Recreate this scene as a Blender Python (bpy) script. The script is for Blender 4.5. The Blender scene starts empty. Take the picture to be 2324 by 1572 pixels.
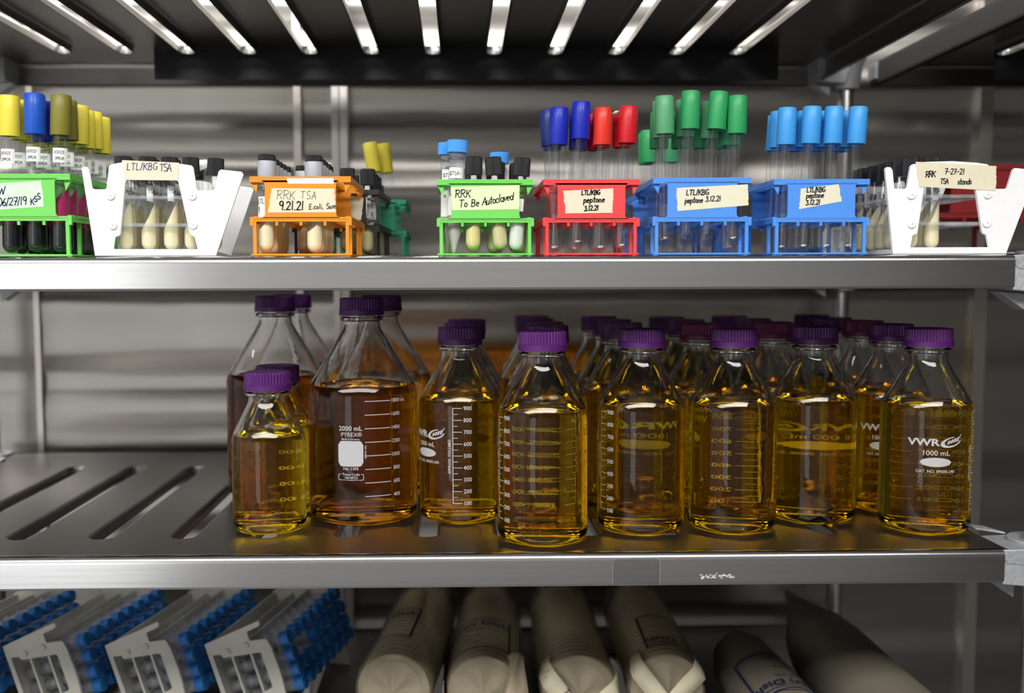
import bpy, math, random
from mathutils import Vector, Matrix
from mathutils.geometry import tessellate_polygon
random.seed(11)
R = math.radians
sc = bpy.context.scene
COL = sc.collection

# ------------------------------------------------------------------ camera
ZC = 1.40                      # eye height above the cold-room floor
FPX, CX, CY = 2368.2, 1087.6, 803.6
YAW, PITCH, ROLL = 0.01989, 0.07484, 0.00288
_sy, _cy, _sp, _cp = math.sin(YAW), math.cos(YAW), math.sin(PITCH), math.cos(PITCH)
FWD = Vector((_sy*_cp, _cy*_cp, -_sp)); _rt = Vector((_cy, -_sy, 0)); _up = _rt.cross(FWD)
_c, _s = math.cos(ROLL), math.sin(ROLL)
RIGHT = _rt*_c - _up*_s; UP = _rt*_s + _up*_c
CAM0 = Vector((0, 0, ZC))
cam = bpy.data.cameras.new('camera'); camo = bpy.data.objects.new('camera', cam); COL.objects.link(camo)
camo.matrix_world = Matrix(((RIGHT.x, UP.x, -FWD.x, 0), (RIGHT.y, UP.y, -FWD.y, 0), (RIGHT.z, UP.z, -FWD.z, ZC), (0, 0, 0, 1)))
cam.sensor_width = 36; cam.lens = FPX/2324*36
cam.shift_x = (1162-CX)/2324; cam.shift_y = (CY-786)/2324
cam.clip_start = .02
cam.dof.use_dof = True; cam.dof.focus_distance = 1.15; cam.dof.aperture_fstop = 3.4
sc.camera = camo

def at(px, py, Y):             # point at world depth Y behind a pixel of the 2324x1572 frame
    d = FWD + RIGHT*((px-CX)/FPX) - UP*((py-CY)/FPX)
    return CAM0 + d*(Y/d.y)
def on(px, py, z):             # point on the horizontal plane z behind a pixel
    d = FWD + RIGHT*((px-CX)/FPX) - UP*((py-CY)/FPX)
    return CAM0 + d*((z-ZC)/d.z)

# ------------------------------------------------------------------ light and exposure
sc.view_settings.view_transform = 'Standard'; sc.view_settings.look = 'None'
sc.view_settings.gamma = 1; sc.view_settings.use_curve_mapping = False
sc.view_settings.exposure = 0.0
w = bpy.data.worlds.new('world'); sc.world = w; w.use_nodes = True
w.node_tree.nodes['Background'].inputs[0].default_value = (.9, .95, 1, 1)
w.node_tree.nodes['Background'].inputs[1].default_value = .05
def area(name, loc, target, sx, sy, power, color=(1, 1, 1)):
    l = bpy.data.lights.new(name, 'AREA'); l.shape = 'RECTANGLE'; l.size = sx; l.size_y = sy
    l.energy = power; l.color = color
    o = bpy.data.objects.new(name, l); COL.objects.link(o); o.location = loc
    o.rotation_euler = (Vector(target)-Vector(loc)).to_track_quat('-Z', 'Y').to_euler()
    return o
area('ceiling_lamp', (-.80, 1.25, 2.36), (-.80, 1.27, 0), 1.7, .25, 60, (1, .98, .95))
area('ceiling_lamp', (-.35, -.45, 2.36), (-.35, -.43, 0), 3.0, .75, 110, (1, .985, .96))
area('doorway_light', (-1.55, -2.05, 1.05), (-1.2, 0, 1.05), 1.2, 1.9, 13, (.97, .985, 1))
sc.cycles.max_bounces = 14; sc.cycles.transmission_bounces = 12; sc.cycles.transparent_max_bounces = 28
sc.cycles.glossy_bounces = 6; sc.cycles.diffuse_bounces = 3; sc.cycles.volume_bounces = 0
sc.cycles.sample_clamp_indirect = 6; sc.cycles.blur_glossy = .6

# ------------------------------------------------------------------ materials
MATS = {}
def mat(name, col, rough=.5, metal=0, bump=0, bscale=(60, 60, 60), var=.06, spec=.5, sss=0, trans=0, ior=1.45, coat=0):
    if name in MATS: return MATS[name]
    m = bpy.data.materials.new(name); m.use_nodes = True; nt = m.node_tree; b = nt.nodes['Principled BSDF']
    tc = nt.nodes.new('ShaderNodeTexCoord'); mp = nt.nodes.new('ShaderNodeMapping'); mp.inputs['Scale'].default_value = bscale
    nt.links.new(tc.outputs['Object'], mp.inputs['Vector'])
    nz = nt.nodes.new('ShaderNodeTexNoise'); nz.inputs['Scale'].default_value = 1; nz.inputs['Detail'].default_value = 3
    nt.links.new(mp.outputs['Vector'], nz.inputs['Vector'])
    mx = nt.nodes.new('ShaderNodeMix'); mx.data_type = 'RGBA'
    mx.inputs[6].default_value = (*[max(0, c*(1-var)) for c in col], 1); mx.inputs[7].default_value = (*[min(1, c*(1+var)) for c in col], 1)
    nt.links.new(nz.outputs['Fac'], mx.inputs[0]); nt.links.new(mx.outputs[2], b.inputs['Base Color'])
    b.inputs['Roughness'].default_value = rough; b.inputs['Metallic'].default_value = metal
    b.inputs['Specular IOR Level'].default_value = spec; b.inputs['Transmission Weight'].default_value = trans; b.inputs['IOR'].default_value = ior
    b.inputs['Coat Weight'].default_value = coat
    if sss: b.inputs['Subsurface Weight'].default_value = sss; b.inputs['Subsurface Radius'].default_value = (.012, .010, .006); b.inputs['Subsurface Scale'].default_value = 1
    if bump:
        bp = nt.nodes.new('ShaderNodeBump'); bp.inputs['Strength'].default_value = 1; bp.inputs['Distance'].default_value = bump
        nt.links.new(nz.outputs['Fac'], bp.inputs['Height']); nt.links.new(bp.outputs['Normal'], b.inputs['Normal'])
    MATS[name] = m; return m
def thin_glass(name, tint=(.96, .97, .97), edge=(.45, .47, .48), rough=.02, refl=1.0, milky=0, mcol=(.82, .84, .86), bdist=.0001, bsc=60):
    if name in MATS: return MATS[name]
    m = bpy.data.materials.new(name); m.use_nodes = True; nt = m.node_tree; nt.nodes.remove(nt.nodes['Principled BSDF'])
    out = nt.nodes['Material Output']; lw = nt.nodes.new('ShaderNodeLayerWeight'); lw.inputs['Blend'].default_value = .35
    cr = nt.nodes.new('ShaderNodeValToRGB'); cr.color_ramp.elements[0].position = .55; cr.color_ramp.elements[0].color = (*tint, 1)
    cr.color_ramp.elements[1].position = .97; cr.color_ramp.elements[1].color = (*edge, 1)
    nt.links.new(lw.outputs['Facing'], cr.inputs[0])
    tr = nt.nodes.new('ShaderNodeBsdfTransparent'); nt.links.new(cr.outputs[0], tr.inputs[0])
    gl = nt.nodes.new('ShaderNodeBsdfGlossy'); gl.inputs['Roughness'].default_value = rough; gl.inputs[0].default_value = (refl, refl, refl, 1)
    l5 = nt.nodes.new('ShaderNodeLayerWeight'); l5.inputs['Blend'].default_value = .5
    pw = nt.nodes.new('ShaderNodeMath'); pw.operation = 'POWER'; pw.inputs[1].default_value = 5; nt.links.new(l5.outputs['Facing'], pw.inputs[0])
    fr = nt.nodes.new('ShaderNodeMath'); fr.operation = 'MULTIPLY_ADD'; fr.inputs[1].default_value = .80; fr.inputs[2].default_value = .045; nt.links.new(pw.outputs[0], fr.inputs[0])
    nz = nt.nodes.new('ShaderNodeTexNoise'); nz.inputs['Scale'].default_value = bsc
    bp = nt.nodes.new('ShaderNodeBump'); bp.inputs['Distance'].default_value = bdist; bp.inputs['Strength'].default_value = .5
    nt.links.new(nz.outputs['Fac'], bp.inputs['Height']); nt.links.new(bp.outputs[0], gl.inputs['Normal'])
    mx = nt.nodes.new('ShaderNodeMixShader'); nt.links.new(fr.outputs[0], mx.inputs[0]); nt.links.new(tr.outputs[0], mx.inputs[1]); nt.links.new(gl.outputs[0], mx.inputs[2])
    last = mx
    if milky:
        df = nt.nodes.new('ShaderNodeBsdfDiffuse'); df.inputs[0].default_value = (*mcol, 1)
        m2 = nt.nodes.new('ShaderNodeMixShader'); m2.inputs[0].default_value = milky
        nt.links.new(mx.outputs[0], m2.inputs[1]); nt.links.new(df.outputs[0], m2.inputs[2]); last = m2
    nt.links.new(last.outputs[0], out.inputs['Surface']); MATS[name] = m; return m
def real_glass(name, ior, col=(1, 1, 1)):
    m = bpy.data.materials.new(name); m.use_nodes = True; nt = m.node_tree; b = nt.nodes['Principled BSDF']; out = nt.nodes['Material Output']
    b.inputs['Base Color'].default_value = (*col, 1); b.inputs['Transmission Weight'].default_value = 1; b.inputs['IOR'].default_value = ior
    b.inputs['Roughness'].default_value = 0
    nz = nt.nodes.new('ShaderNodeTexNoise'); nz.inputs['Scale'].default_value = 25
    bp = nt.nodes.new('ShaderNodeBump'); bp.inputs['Distance'].default_value = .00010; bp.inputs['Strength'].default_value = .6
    nt.links.new(nz.outputs['Fac'], bp.inputs['Height']); nt.links.new(bp.outputs[0], b.inputs['Normal'])
    return m
def tinted(name, absorb, dens):     # clear boundary, colour builds up with the depth of liquid
    m = bpy.data.materials.new(name); m.use_nodes = True; nt = m.node_tree; nt.nodes.remove(nt.nodes['Principled BSDF']); out = nt.nodes['Material Output']
    tr = nt.nodes.new('ShaderNodeBsdfTransparent'); nt.links.new(tr.outputs[0], out.inputs['Surface'])
    va = nt.nodes.new('ShaderNodeVolumeAbsorption'); va.inputs['Color'].default_value = (*absorb, 1); va.inputs['Density'].default_value = dens
    nt.links.new(va.outputs[0], out.inputs['Volume'])
    return m
def aniso(m, amt, tang):
    nt = m.node_tree; b = nt.nodes['Principled BSDF']; b.inputs['Anisotropic'].default_value = amt
    v = nt.nodes.new('ShaderNodeCombineXYZ')
    for i in range(3): v.inputs[i].default_value = tang[i]
    nt.links.new(v.outputs[0], b.inputs['Tangent'])
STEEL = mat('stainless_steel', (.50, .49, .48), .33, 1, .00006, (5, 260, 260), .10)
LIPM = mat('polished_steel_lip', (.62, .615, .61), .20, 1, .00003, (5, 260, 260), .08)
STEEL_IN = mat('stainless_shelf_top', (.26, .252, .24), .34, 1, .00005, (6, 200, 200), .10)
WALLM = mat('stainless_wall', (.345, .325, .30), .27, 1, .0012, (2.2, 3, 9), .12)
aniso(WALLM, .85, (1, 0, 0))
SEAM = mat('wall_seam_metal', (.60, .56, .52), .35, 1, .0003, (40, 40, 6), .2)
PAINT = mat('white_wall_paint', (.42, .425, .43), .6)
FLOORM = mat('floor_paint', (.07, .07, .072), .5)
CAST = mat('cast_aluminium', (.42, .43, .45), .62, .55, .0006, (220, 220, 220), .25)
BLACKF = mat('black_edge_foam', (.006, .006, .008), .75)
ACRYL = mat('white_acrylic', (.86, .86, .87), .35, 0, 0)
CLEARP = thin_glass('clear_acrylic', (.90, .91, .93), (.55, .57, .60), .12, 1.0, .16)
TUBEG = thin_glass('tube_glass', (.965, .97, .975), (.60, .62, .64), .03)
PLTUBE = thin_glass('plastic_tube', (.88, .90, .95), (.45, .48, .60), .15, .9, .13)
FILM = thin_glass('clear_film', (.96, .94, .90), (.74, .70, .62), .10, .9, .30, (.52, .44, .32), .003, 40)
FILMD = thin_glass('shaded_film', (.80, .78, .74), (.50, .48, .44), .2, .4, .66, (.23, .205, .16), .001, 30)  # bag film with the shade at the right end put into its colour
TAPE = mat('masking_tape', (.74, .67, .49), .7, 0, .0004, (90, 90, 40), .07)
TAPEW = mat('pale_tape', (.72, .685, .53), .7, 0, .0003, (90, 90, 40), .05)
TAPEG = mat('worn_tape', (.60, .74, .58), .7, 0, .0004, (60, 60, 90), .22)
def enamel(name, col):     # fired white enamel: opaque from the front, lets a little light through from behind
    m = bpy.data.materials.new(name); m.use_nodes = True; nt = m.node_tree; nt.nodes.remove(nt.nodes['Principled BSDF'])
    nz = nt.nodes.new('ShaderNodeTexNoise'); nz.inputs['Scale'].default_value = 900; cr = nt.nodes.new('ShaderNodeValToRGB')
    cr.color_ramp.elements[0].color = (*[c*.8 for c in col], 1); cr.color_ramp.elements[1].color = (*col, 1); nt.links.new(nz.outputs['Fac'], cr.inputs[0])
    d = nt.nodes.new('ShaderNodeBsdfDiffuse'); t = nt.nodes.new('ShaderNodeBsdfTranslucent'); mx = nt.nodes.new('ShaderNodeMixShader'); mx.inputs[0].default_value = .42
    for q in (d, t): nt.links.new(cr.outputs[0], q.inputs[0])
    nt.links.new(d.outputs[0], mx.inputs[1]); nt.links.new(t.outputs[0], mx.inputs[2]); nt.links.new(mx.outputs[0], nt.nodes['Material Output'].inputs['Surface'])
    return m
INKB = mat('marker_ink', (.012, .012, .02), .6)
INKN = mat('blue_pen_ink', (.015, .02, .12), .6)
NAVY = mat('navy_print', (.004, .010, .060), .6)
WINK = enamel('white_enamel_print', (.86, .87, .90))
PAPER = mat('white_paper', (.82, .82, .80), .7)
PURP = mat('purple_cap', (.078, .009, .118), .42)
MAGE = mat('magenta_cap', (.13, .006, .065), .42)
BLK = mat('black_phenolic', (.012, .012, .014), .38)
PARA = mat('stretched_film_wrap', (.42, .44, .48), .45, 0, .0006, (400, 400, 30), .2)
RACKC = {'green': mat('green_rack_plastic', (.16, .62, .10), .38), 'red': mat('red_rack_plastic', (.76, .055, .06), .38),
         'blue': mat('blue_rack_plastic', (.075, .27, .78), .38), 'orange': mat('orange_rack_plastic', (.78, .27, .012), .38),
         'black': mat('black_rack_plastic', (.018, .016, .016), .4), 'dark green': mat('dark_green_rack_plastic', (.008, .20, .10), .4)}
CAPC = {'yellow': mat('yellow_cap_plastic', (.83, .70, .07), .38), 'blue': mat('blue_cap_plastic', (.012, .09, .52), .35),
        'royal': mat('royal_cap_plastic', (.012, .025, .42), .35), 'olive': mat('olive_cap_plastic', (.22, .20, .03), .4),
        'navy': mat('navy_cap_plastic', (.008, .03, .18), .35), 'red': mat('red_cap_plastic', (.74, .035, .02), .35), 'crimson': mat('crimson_cap_plastic', (.58, .012, .02), .35),
        'green': mat('green_cap_plastic', (.03, .34, .11), .4), 'light green': mat('light_green_cap_plastic', (.10, .36, .17), .4),
        'light blue': mat('light_blue_cap_plastic', (.055, .34, .78), .4), 'screw blue': mat('screw_blue_plastic', (.06, .33, .86), .4),
        'deep blue': mat('deep_blue_plastic', (.010, .13, .42), .4)}
AGAR = mat('cream_agar', (.86, .77, .50), .3, 0, 0, sss=.25)
AGARY = mat('yellow_agar', (.74, .66, .30), .3, 0, 0, sss=.25)
AGARG = mat('olive_agar', (.62, .57, .30), .3, 0, 0, sss=.25)
AGARP = mat('pale_agar', (.68, .74, .66), .3, 0, 0, sss=.25)
BEIGE = mat('beige_broth', (.58, .52, .40), .4, 0, 0, sss=.2)
MAGL = mat('magenta_agar', (.36, .010, .10), .25)
BLKL = mat('black_agar', (.010, .012, .014), .2)
PEPT = thin_glass('clear_broth', (.96, .96, .94), (.82, .82, .80), .02)
BGLASS = real_glass('bottle_glass', 1.42)
LIQ1 = tinted('yellow_broth', (.94, .858, .035), 39)
LIQ5 = tinted('pale_yellow_broth', (.95, .872, .05), 34)
LIQ2 = tinted('amber_broth', (.93, .77, .08), 25)
LIQD = tinted('brown_broth', (.82, .60, .14), 26)
PLASTD = mat('petri_polystyrene', (.50, .45, .34), .35, 0, 0, sss=.15)
PLASTK = mat('shaded_polystyrene', (.13, .115, .085), .4)  # dish plastic darkened to stand in for the same shade
YTAPE = mat('yellow_tape', (.75, .60, .01), .5)

# ------------------------------------------------------------------ mesh building
class MB:
    def __init__(s): s.v = []; s.f = []
    def add(s, v, f, M=None):
        o = len(s.v); s.v += [tuple(M @ Vector(p)) if M else tuple(p) for p in v]; s.f += [[i+o for i in q] for q in f]; return s
    def box(s, x0, x1, y0, y1, z0, z1, M=None):
        v = [(x0,y0,z0),(x1,y0,z0),(x1,y1,z0),(x0,y1,z0),(x0,y0,z1),(x1,y0,z1),(x1,y1,z1),(x0,y1,z1)]
        return s.add(v, [(3,2,1,0),(4,5,6,7),(0,1,5,4),(1,2,6,5),(2,3,7,6),(3,0,4,7)], M)
    def lathe(s, prof, n=32, M=None, flip=False):
        v = []; f = []; idx = []
        for r, z in prof:
            if r <= 1e-7: idx.append([len(v)]); v.append((0, 0, z))
            else:
                idx.append(list(range(len(v), len(v)+n)))
                v += [(r*math.cos(2*math.pi*k/n), r*math.sin(2*math.pi*k/n), z) for k in range(n)]
        for a, b in zip(idx, idx[1:]):
            for k in range(n):
                k2 = (k+1) % n
                if len(a) == 1 and len(b) == 1: continue
                if len(a) == 1: q = [a[0], b[k2], b[k]]
                elif len(b) == 1: q = [a[k], a[k2], b[0]]
                else: q = [a[k], a[k2], b[k2], b[k]]
                f.append(q[::-1] if flip else q)
        return s.add(v, f, M)
    def cyl(s, p, q, r, n=14, r2=None):
        p = Vector(p); q = Vector(q); d = q-p; M = Matrix.Translation(p) @ d.to_track_quat('Z', 'Y').to_matrix().to_4x4()
        r2 = r if r2 is None else r2
        return s.lathe([(0, 0), (r, 0), (r2, d.length), (0, d.length)], n, M)
    def prism(s, outer, holes, t0, t1, M=None):   # polygon in local xz, thickness along y
        loops = [[Vector((x, z, 0)) for x, z in lp] for lp in [outer]+list(holes)]
        pts = [p for lp in loops for p in lp]; tris = tessellate_polygon(loops); n = len(pts)
        v = [(p.x, t0, p.y) for p in pts]+[(p.x, t1, p.y) for p in pts]; f = []
        for a, b, c in tris:
            A, B, C = pts[a], pts[b], pts[c]
            if (B-A).cross(C-A).z < 0: b, c = c, b
            f += [(a, b, c), (c+n, b+n, a+n)]
        o = 0
        for li, lp in enumerate(loops):
            k = len(lp); ar = sum(lp[i].x*lp[(i+1) % k].y-lp[(i+1) % k].x*lp[i].y for i in range(k))
            rev = (ar > 0) != (li == 0)
            for i in range(k):
                a, b = o+i, o+(i+1) % k
                f.append((b, a, a+n, b+n) if rev else (a+n, b+n, b, a)[::-1] if False else ((a, a+n, b+n, b) if not rev else (b, a, a+n, b+n)))
            o += k
        return s.add(v, f, M)
    def mesh(s, name, m, ang=35):
        me = bpy.data.meshes.new(name); me.from_pydata(s.v, [], s.f); me.validate(); me.update()
        for x in (m if isinstance(m, (list, tuple)) else [m]): me.materials.append(x)
        for p in me.polygons: p.use_smooth = True
        me.set_sharp_from_angle(angle=R(ang)); return me
    def build(s, name, m, parent=None, ang=35, bevel=0, label=None):
        o = bpy.data.objects.new(name, s.mesh(name, m, ang)); COL.objects.link(o)
        if parent: o.parent = parent
        if bevel:
            b = o.modifiers.new('bevel', 'BEVEL'); b.width = bevel; b.segments = 2; b.limit_method = 'ANGLE'; b.angle_limit = R(50)
        if label: o['label'] = label
        return o
def tag(o, label=None, cat=None, group=None, kind=None):
    if label: o['label'] = label
    if cat: o['category'] = cat
    if group: o['group'] = group
    if kind: o['kind'] = kind
    return o
def empty(name, M=None, label=None, cat=None, group=None):
    o = bpy.data.objects.new(name, None); COL.objects.link(o); o.empty_display_size = .02
    if M is not None: o.matrix_world = M
    return tag(o, label, cat, group)
def copy_tree(o, M=None, label=None, group=None):
    def rec(s, par):
        c = s.copy(); COL.objects.link(c)
        if par: c.parent = par
        for ch in s.children: rec(ch, c)
        return c
    c = rec(o, None)
    if M is not None: c.matrix_world = M
    if label: c['label'] = label
    if group: c['group'] = group
    return c
def T(x, y, z, rz=0, tx=0, ty=0, s=1):
    return Matrix.Translation((x, y, z)) @ Matrix.Rotation(rz, 4, 'Z') @ Matrix.Rotation(ty, 4, 'Y') @ Matrix.Rotation(tx, 4, 'X') @ Matrix.Scale(s, 4)

# ------------------------------------------------------------------ lettering
def arc(cx, cy, rx, ry, a0, a1, n=9): return [(cx+rx*math.cos(R(a0+(a1-a0)*i/n)), cy+ry*math.sin(R(a0+(a1-a0)*i/n))) for i in range(n+1)]
G = {  # hand strokes: advance width, polylines on a 0..1 cap height
 'L': (.5, [[(.06,1),(.03,0),(.42,.03)]]), 'T': (.62, [[(0,.98),(.6,1)],[(.3,1),(.27,0)]]), '/': (.3, [[(.02,-.05),(.26,1.05)]]),
 'K': (.62, [[(.06,1),(.04,0)],[(.56,1),(.07,.45)],[(.2,.55),(.58,0)]]), 'B': (.58, [[(.05,1),(.04,0)],[(.04,1)]+arc(.2,.77,.26,.23,80,-80)+[(.06,.53)],[(.06,.53)]+arc(.22,.27,.3,.26,70,-90)+[(.04,0)]]),
 'G': (.66, [arc(.34,.5,.3,.5,50,320,12)+[(.58,.42),(.34,.42)]]), 'S': (.52, [arc(.27,.75,.22,.25,40,250,8)+arc(.25,.25,.24,.26,80,-150,8)]),
 'A': (.62, [[(.02,0),(.3,1),(.56,0)],[(.12,.38),(.48,.4)]]), 'R': (.6, [[(.06,1),(.03,0)],[(-.06,.9)]+arc(.22,.76,.3,.24,100,-80,8)+[(.06,.5)],[(.2,.5),(.56,0)]]),
 'W': (.8, [[(.02,.95),(.18,0),(.4,.7),(.58,.02),(.78,1)]]), 'P': (.56, [[(.06,1),(.04,0)],[(.04,.98)]+arc(.22,.74,.28,.26,90,-90,8)+[(.05,.48)]]),
 'M': (.75, [[(.04,0),(.08,1),(.35,.3),(.62,1),(.68,0)]]), 'U': (.6, [[(.05,1),(.06,.3)]+arc(.28,.28,.22,.28,180,360,6)+[(.5,1)]]),
 '4': (.52, [[(.3,1),(.03,.32),(.48,.34)],[(.36,.6),(.35,0)]]), '5': (.5, [[(.42,.98),(.1,.97),(.06,.55)]+arc(.22,.3,.24,.28,110,-140,9)]), '8': (.5, [arc(.24,.75,.18,.23,0,360,10),arc(.24,.26,.2,.26,0,360,10)]),
 'E': (.52, [[(.46,1),(.06,.98),(.04,0),(.46,.02)],[(.05,.52),(.38,.52)]]), 'C': (.6, [arc(.33,.5,.29,.5,50,310,10)]), 'F': (.5, [[(.46,1),(.06,.98),(.04,0)],[(.05,.52),(.38,.52)]]),
 'O': (.66, [arc(.32,.5,.28,.5,90,450,14)]), 'N': (.64, [[(.05,0),(.06,1),(.54,0),(.55,1)]]), '%': (.6, [[(.05,0),(.5,1)],arc(.12,.8,.1,.16,0,360,8),arc(.45,.2,.1,.16,0,360,8)]),
 '0': (.54, [arc(.26,.48,.22,.48,90,450,12)]), '1': (.26, [[(.13,1),(.12,0)]]), '2': (.54, [arc(.25,.74,.22,.26,160,-20,8)+[(.04,.02),(.5,.04)]]),
 '3': (.5, [[(.04,.95),(.42,.97),(.2,.58)]+arc(.2,.29,.25,.29,90,-150,9)]), '6': (.5, [[(.36,.98),(.1,.5)]+arc(.25,.24,.19,.24,150,510,12)]),
 '7': (.5, [[(.03,.95),(.46,.97),(.18,0)],[(.12,.5),(.42,.52)]]), '9': (.5, [arc(.24,.73,.2,.25,0,360,10)+[(.42,.5),(.36,0)]]), '.': (.2, [[(.08,.02),(.11,.05)]]), ',': (.2, [[(.1,.06),(.05,-.12)]]),
 '-': (.36, [[(.04,.45),(.3,.47)]]), ' ': (.4, []), "'": (.2, [[(.1,1),(.08,.75)]]),
 'a': (.5, [arc(.22,.27,.18,.27,30,390,10),[(.4,.52),(.4,.02),(.46,0)]]), 'b': (.48, [[(.06,1),(.06,0)],arc(.24,.26,.18,.26,170,-170,10)]), 'c': (.42, [arc(.22,.27,.18,.27,50,310,8)]),
 'd': (.52, [arc(.22,.27,.18,.27,30,390,10),[(.42,1),(.42,0)]]), 'e': (.46, [[(.06,.3),(.38,.34)]+arc(.22,.28,.17,.26,20,310,10)]), 'h': (.48, [[(.06,1),(.05,0)],[(.06,.34)]+arc(.22,.34,.15,.18,160,0,6)+[(.38,0)]]),
 'i': (.2, [[(.1,.5),(.1,0)],[(.1,.72),(.11,.76)]]), 'l': (.2, [[(.1,1),(.08,.04),(.14,0)]]), 'm': (.72, [[(.05,.52),(.05,0)],[(.05,.36)]+arc(.18,.34,.12,.18,150,0,5)+[(.31,0)],[(.31,.36)]+arc(.44,.34,.13,.18,150,0,5)+[(.58,0)]]),
 'n': (.48, [[(.05,.52),(.05,0)],[(.05,.36)]+arc(.2,.34,.15,.18,150,0,6)+[(.36,0)]]), 'o': (.46, [arc(.22,.27,.18,.26,90,450,10)]), 'p': (.48, [[(.06,.52),(.04,-.38)],arc(.24,.27,.19,.25,170,-170,10)]),
 'r': (.36, [[(.05,.52),(.05,0)],[(.05,.34)]+arc(.2,.34,.14,.18,150,50,5)]), 's': (.38, [arc(.2,.4,.13,.13,40,250,6)+arc(.18,.14,.14,.14,80,-150,6)]), 't': (.36, [[(.17,.95),(.16,.04),(.28,0)],[(.02,.6),(.33,.62)]]),
 'u': (.5, [[(.05,.52),(.06,.12)]+arc(.2,.14,.14,.14,180,340,6)+[(.37,.52),(.38,0)]]), 'v': (.44, [[(.03,.52),(.2,0),(.4,.54)]]),
}
def ribbon(mb2, pts, wd):
    v, f = mb2
    for (x0, y0), (x1, y1) in zip(pts, pts[1:]):
        l = math.hypot(x1-x0, y1-y0)
        if l < 1e-9: continue
        nx, ny = -(y1-y0)/l*wd/2, (x1-x0)/l*wd/2; o = len(v)
        v += [(x0-nx, y0-ny), (x1-nx, y1-ny), (x1+nx, y1+ny), (x0+nx, y0+ny)]; f.append((o, o+1, o+2, o+3))
    for (x, y) in pts:
        o = len(v); v += [(x+wd/2*math.cos(k*math.pi/3), y+wd/2*math.sin(k*math.pi/3)) for k in range(6)]; f.append(tuple(range(o, o+6)))
def hand(mb2, txt, x, y, h, wd, sp=1.0, slant=.08, rise=0, jit=.03, wide=1.0):
    rnd = random.Random(len(txt)*7+ord(txt[0]))
    for ch in txt:
        adv, lines = G[ch]; dy = rnd.uniform(-jit, jit)*h; k = 1+rnd.uniform(-.05, .05)
        for ln in lines:
            ribbon(mb2, [(x+(px+slant*py)*h*k*wide, y+py*h*k+dy) for px, py in ln], wd)
        x += (adv+.10)*h*sp*wide; y += rise*(adv+.1)*h*sp
    return x
FONTC = {}
def printed(mb2, txt, x, y, h, align='L', wide=1.0, bold=0):
    key = (txt, bold)
    if key not in FONTC:
        c = bpy.data.curves.new('lettering', 'FONT'); c.body = txt; c.resolution_u = 2; c.offset = bold
        o = bpy.data.objects.new('lettering', c); COL.objects.link(o)
        me = bpy.data.meshes.new_from_object(o.evaluated_get(bpy.context.evaluated_depsgraph_get()))
        FONTC[key] = ([tuple(p.co)[:2] for p in me.vertices], [tuple(p.vertices) for p in me.polygons])
        bpy.data.objects.remove(o); bpy.data.curves.remove(c); bpy.data.meshes.remove(me)
    vs, fs = FONTC[key]; k = h/.70
    w_ = max(p[0] for p in vs)*k*wide
    x0 = x-(w_/2 if align == 'C' else w_ if align == 'R' else 0)
    v, f = mb2; o = len(v); v += [(x0+p[0]*k*wide, y+p[1]*k) for p in vs]; f += [tuple(i+o for i in q) for q in fs]
    return w_
def rect(mb2, x0, x1, y0, y1, n=1):
    v, f = mb2
    for i in range(n):
        a, b = x0+(x1-x0)*i/n, x0+(x1-x0)*(i+1)/n; o = len(v); v += [(a, y0), (b, y0), (b, y1), (a, y1)]; f.append((o, o+1, o+2, o+3))
def flat(mb2, M):      # 2D drawing -> MB in local xz plane facing -y
    m = MB(); m.add([(x, 0, y) for x, y in mb2[0]], mb2[1], M); return m
def wrapped(mb2, r, a0, M=None):   # 2D drawing wrapped round a vertical cylinder, a0 measured from -y towards +x
    m = MB(); m.add([(r*math.sin(a0+x/r), -r*math.cos(a0+x/r), y) for x, y in mb2[0]], mb2[1], M); return m

# ------------------------------------------------------------------ the setting
H1, H2, H3, HU = ZC+.0216, ZC-.2948, ZC-.6050, ZC+.3510      # shelf tops
YF, YB, XL, XR = 1.09, 1.765, -.753, .586
YW = 1.83
def structure(mb, name, m, ang=35): return tag(mb.build(name, m, None, ang), kind='structure')
def wall_back():
    m = MB(); zs = [i*.02 for i in range(120)]; xs = [-2.2+.22*i for i in range(20)]
    def d(z):
        t = z-ZC
        return .0035*math.sin(t*2*math.pi/.21+.6)+.002*math.sin(t*2*math.pi/.093+1.0)
    nx = len(xs)
    v = [(x, YW+d(z)*(1+.3*math.sin(x*3.1+z*2)), z) for z in zs for x in xs]
    f = [(r*nx+c, r*nx+c+1, (r+1)*nx+c+1, (r+1)*nx+c) for r in range(len(zs)-1) for c in range(nx-1)]
    m.add(v, f); return structure(m, 'wall_back', WALLM, 60)
wall_back()
structure(MB().box(-2.2, 1.98, -2.1, YW+.06, -.05, 0), 'floor', FLOORM)
structure(MB().box(-2.2, 1.98, -2.1, YW+.06, 2.38, 2.43), 'ceiling', PAINT)
structure(MB().box(-2.25, -2.2, -2.1, YW+.06, 0, 2.38), 'wall_left', PAINT)
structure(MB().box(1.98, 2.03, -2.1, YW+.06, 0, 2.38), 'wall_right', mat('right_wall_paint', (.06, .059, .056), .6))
structure(MB().box(-2.2, 1.98, -2.15, -2.1, 0, 2.38), 'wall_front', mat('front_wall_paint', (.32, .318, .31), .6))
for i, (px, wdt, dep) in enumerate(((675, .012, .008), (2236, .022, .010), (68, .010, .006))):
    X = at(px, 300, YW-.01).x
    structure(MB().box(X-wdt/2, X+wdt/2, YW-.004-dep, YW+.004, 0, 2.38), 'trim_%d' % (i+1), SEAM)
X = at(771, 300, YW-.02).x
m = MB(); m.box(X-.0135, X-.002, YW-.022, YW+.004, 0, 2.38); m.box(X-.002, X+.001, YW-.014, YW+.004, 0, 2.38); m.box(X+.001, X+.0135, YW-.022, YW+.004, 0, 2.38)
structure(m, 'trim_4', mat('galvanised_conduit', (.62, .60, .58), .4, .8, .0004, (60, 60, 8), .25))

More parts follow.
